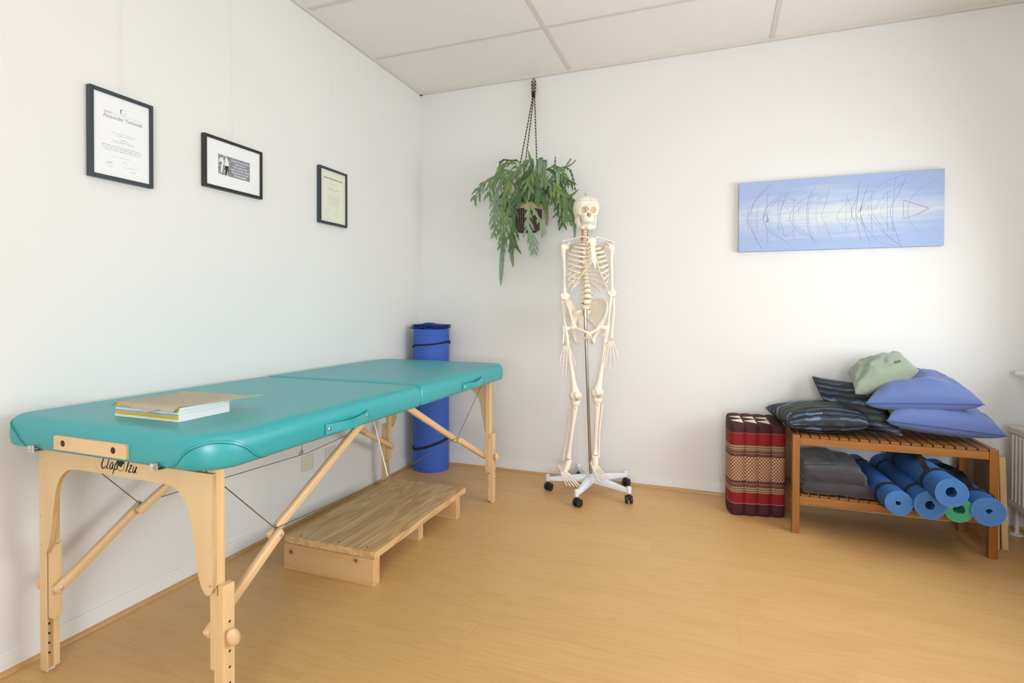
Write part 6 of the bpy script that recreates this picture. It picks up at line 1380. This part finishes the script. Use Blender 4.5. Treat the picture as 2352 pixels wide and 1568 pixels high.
def plan(k):
    """plan outline param k 0..1 -> (x,y,u); front and back lobed in four"""
    pts = []
    N = 40
    for i in range(N+1): t = i/N; pts.append((-TW/2+TW*t, -TD/2+.011-.013*abs(math.sin(PI*4*t))**.55, t))
    for i in range(1, 12): t = i/12; pts.append((TW/2+.006*math.sin(PI*t), -TD/2+.011+(TD-.022)*t, 1+t*.45))
    for i in range(N+1): t = 1-i/N; pts.append((-TW/2+TW*t, TD/2-.011+.013*abs(math.sin(PI*4*t))**.55, 2.45-t+.0))
    for i in range(1, 12): t = i/12; pts.append((-TW/2-.006*math.sin(PI*t), TD/2-.011-(TD-.022)*t, 2.5+t*.45))
    return pts
def tslant(x, y, z_): return (.034*(y/TD)-.006*(x/TW))*max(0, min(1, (z_-.36)/(TH-.40)))
pl = plan(0); b = bmesh.new(); uvl = b.loops.layers.uv.new('UVMap'); rings = []
lv = [(.0, .90), (.004, .955), (.012, .985), (.03, 1.0)]+[(z_, 1.0+.006*mnoise.noise((z_*9, 1, 2))) for z_ in np.linspace(.06, TH-.045, 26)]+[(TH-.026, 1.0), (TH-.011, .975), (TH-.003, .93), (TH, .87)]
for z_, s_ in lv:
    ring = []
    for x, y, u_ in pl:
        x2 = x*(1-(1-s_)*.55); y2 = y*s_; ring.append(b.verts.new(TC+TXa*x2+TYa*(y2+.010*(z_/TH)**2*0)+Vector((0, 0, z_+tslant(x, y, z_)))))
    rings.append(ring)
n = len(pl)
for i in range(len(rings)-1):
    for k in range(n):
        f_ = b.faces.new((rings[i][k], rings[i][(k+1) % n], rings[i+1][(k+1) % n], rings[i+1][k]))
        for lp, kk in zip(f_.loops, (k, k+1, k+1, k)): lp[uvl].uv = (pl[kk % n][2] if kk < n else 2.95, 0)
b.faces.new(rings[0][::-1]); b.faces.new(rings[-1]); link('cover', b, th_m, E_T, smooth=55)
# cream triangle pattern of the top end (sewn patches)
b = bmesh.new()
def tp_(x, y): return TC+TXa*(x*TW/2)+TYa*(y*TD/2)+Vector((0, 0, TH+.0014+tslant(x*TW/2, y*TD/2, TH)))
for xs in (-.5, 0, .5):
    for yj, hw in ((.74, .15), (.22, .20), (-.42, .30)):
        f_ = [tp_(xs-.46+.05*(yj > .5), yj+.02), tp_(xs-.03, yj-hw), tp_(xs-.03, yj+hw)]
        vs = [b.verts.new(p) for p in f_]+[b.verts.new(p-Vector((0, 0, .0018))) for p in f_]
        b.faces.new(vs[:3]); b.faces.new(vs[3:][::-1]); [b.faces.new((vs[q], vs[q+3], vs[(q+1) % 3+3], vs[(q+1) % 3])) for q in range(3)]
bmesh.ops.recalc_face_normals(b, faces=b.faces); link('triangle_patch', b, mat('cream_cotton', srgb(236, 218, 188), .8), E_T)
b = bmesh.new(); m4_ = axes(TC+TXa*(-.105)+TYa*.03+Vector((0, 0, TH-.012)), TXa, TYa, (0, 0, 1)); add_tube(b, [m4_ @ Vector(p) for p in ((-.012, 0, 0), (-.008, 0, .018), (.006, 0, .018), (.010, 0, 0))], .0035, 8); link('carry_loop', b, mat('dark_webbing', srgb(60, 52, 56), .8), E_T)

# ================================================================== BOARDS, RADIATOR
def board(name, label, x0, x1, y0, y1, h, lean, mt, pegs=False):
    e = empty(name, ((x0+x1)/2, (y0+y1)/2, 0), label, 'board', 'boards leaning beside the bench')
    b = bmesh.new(); t = bmesh.new(); bmesh.ops.create_cube(t, size=1)
    for v_ in t.verts:
        hz = (v_.co.z+.5)*h; v_.co = Vector((x0+(x1-x0)*(v_.co.x+.5)+lean*(hz/h), y0+(y1-y0)*(v_.co.y+.5), hz))
    bmesh.ops.bevel(t, geom=t.edges[:], offset=.002, segments=2, affect='EDGES'); merge(b, t, 0); link('panel', b, mt, e)
    if pegs:
        for yy, zz in ((y0+.10, h*.78), (y0+.10, h*.66)):
            xm = x1+lean*(zz/h); b = bmesh.new(); add_cyl(b, (xm-.004, yy, zz), (xm+.020, yy, zz), .006, 12, bev=.001); link('peg', b, 'strut', e)
    return e
board('wooden_board', 'pale wooden board leaning beside the bench, the one nearer the bench legs', 3.258, 3.279, -.335, -.040, .440, -.008, 'board')
board('wooden_board', 'pale wooden board leaning beside the bench, the one nearer the radiator', 3.288, 3.312, -.335, -.040, .432, -.016, 'board', True)
RX0, RX1, RYE, RZ0, RZ1 = 3.398, 3.470, -.112, .150, .545
E_R = empty('radiator', ((RX0+RX1)/2, -1.3, RZ0), 'white ribbed panel radiator below the window sill at the right edge', 'radiator')
b = bmesh.new(); y = RYE-.006; YR = -2.2
add_box(b, (RX0+.006, YR, RZ0), (RX0+.012, RYE, RZ1), .001)
pt = .0333; k = 0
yy = RYE-.020
while yy > YR+.03:
    t = bmesh.new(); bmesh.ops.create_cube(t, size=1)
    for v_ in t.verts: fr_ = v_.co.x < 0; v_.co = Vector((RX0 if fr_ else RX0+.0075, yy-.010+(v_.co.y)*(.010 if fr_ else .018), RZ0+.030+(v_.co.z+.5)*(RZ1-RZ0-.065)+(v_.co.z)*(-.006 if fr_ else 0)))
    merge(b, t, 0); yy -= pt
add_box(b, (RX0-.0005, YR, RZ1-.032), (RX0+.009, RYE, RZ1-.002), .003); add_box(b, (RX0-.0005, YR, RZ0), (RX0+.009, RYE, RZ0+.026), .003)
link('front_panel', b, 'radiator', E_R)
b = bmesh.new(); add_box(b, (RX1-.006, YR, RZ0), (RX1, RYE, RZ1), .002); add_box(b, (RX0+.010, RYE-.002, RZ0+.01), (RX1-.004, RYE, RZ1-.01), .0005)
for i in range(40): add_box(b, (RX0+.012, YR+.02+i*.0515, RZ0+.03), (RX1-.006, YR+.023+i*.0515, RZ1-.03))
link('back_panel', b, 'radiator', E_R)
b = bmesh.new(); add_box(b, (RX0+.008, YR, RZ1-.004), (RX1, RYE-.02, RZ1+.001), .001); link('top_grille', b, 'radiator', E_R)
b = bmesh.new(); px_, py_ = 3.440, -.098; add_tube(b, [tuple(q) for q in spl([(px_, py_, .0), (px_, py_, .10), (px_, py_-.004, .150), (px_, py_-.03, .172), (px_, py_-.06, .174)], 5)], .0095, 12); link('pipe', b, 'radiator', E_R, smooth=50)
b = bmesh.new(); add_cyl(b, (px_, py_, .0), (px_, py_, .008), .030, 24, r2=.022); add_cyl(b, (px_, py_, .006), (px_, py_, .014), .014, 20, r2=.011); link('pipe_rosette', b, 'radiator', E_R, smooth=40)
for yy in (-.5, -1.8):
    b = bmesh.new(); add_box(b, (RX1-.002, yy-.015, RZ0+.05), (ROOM_X, yy+.015, RZ1-.05), .002); link('wall_bracket', b, 'radiator', E_R)
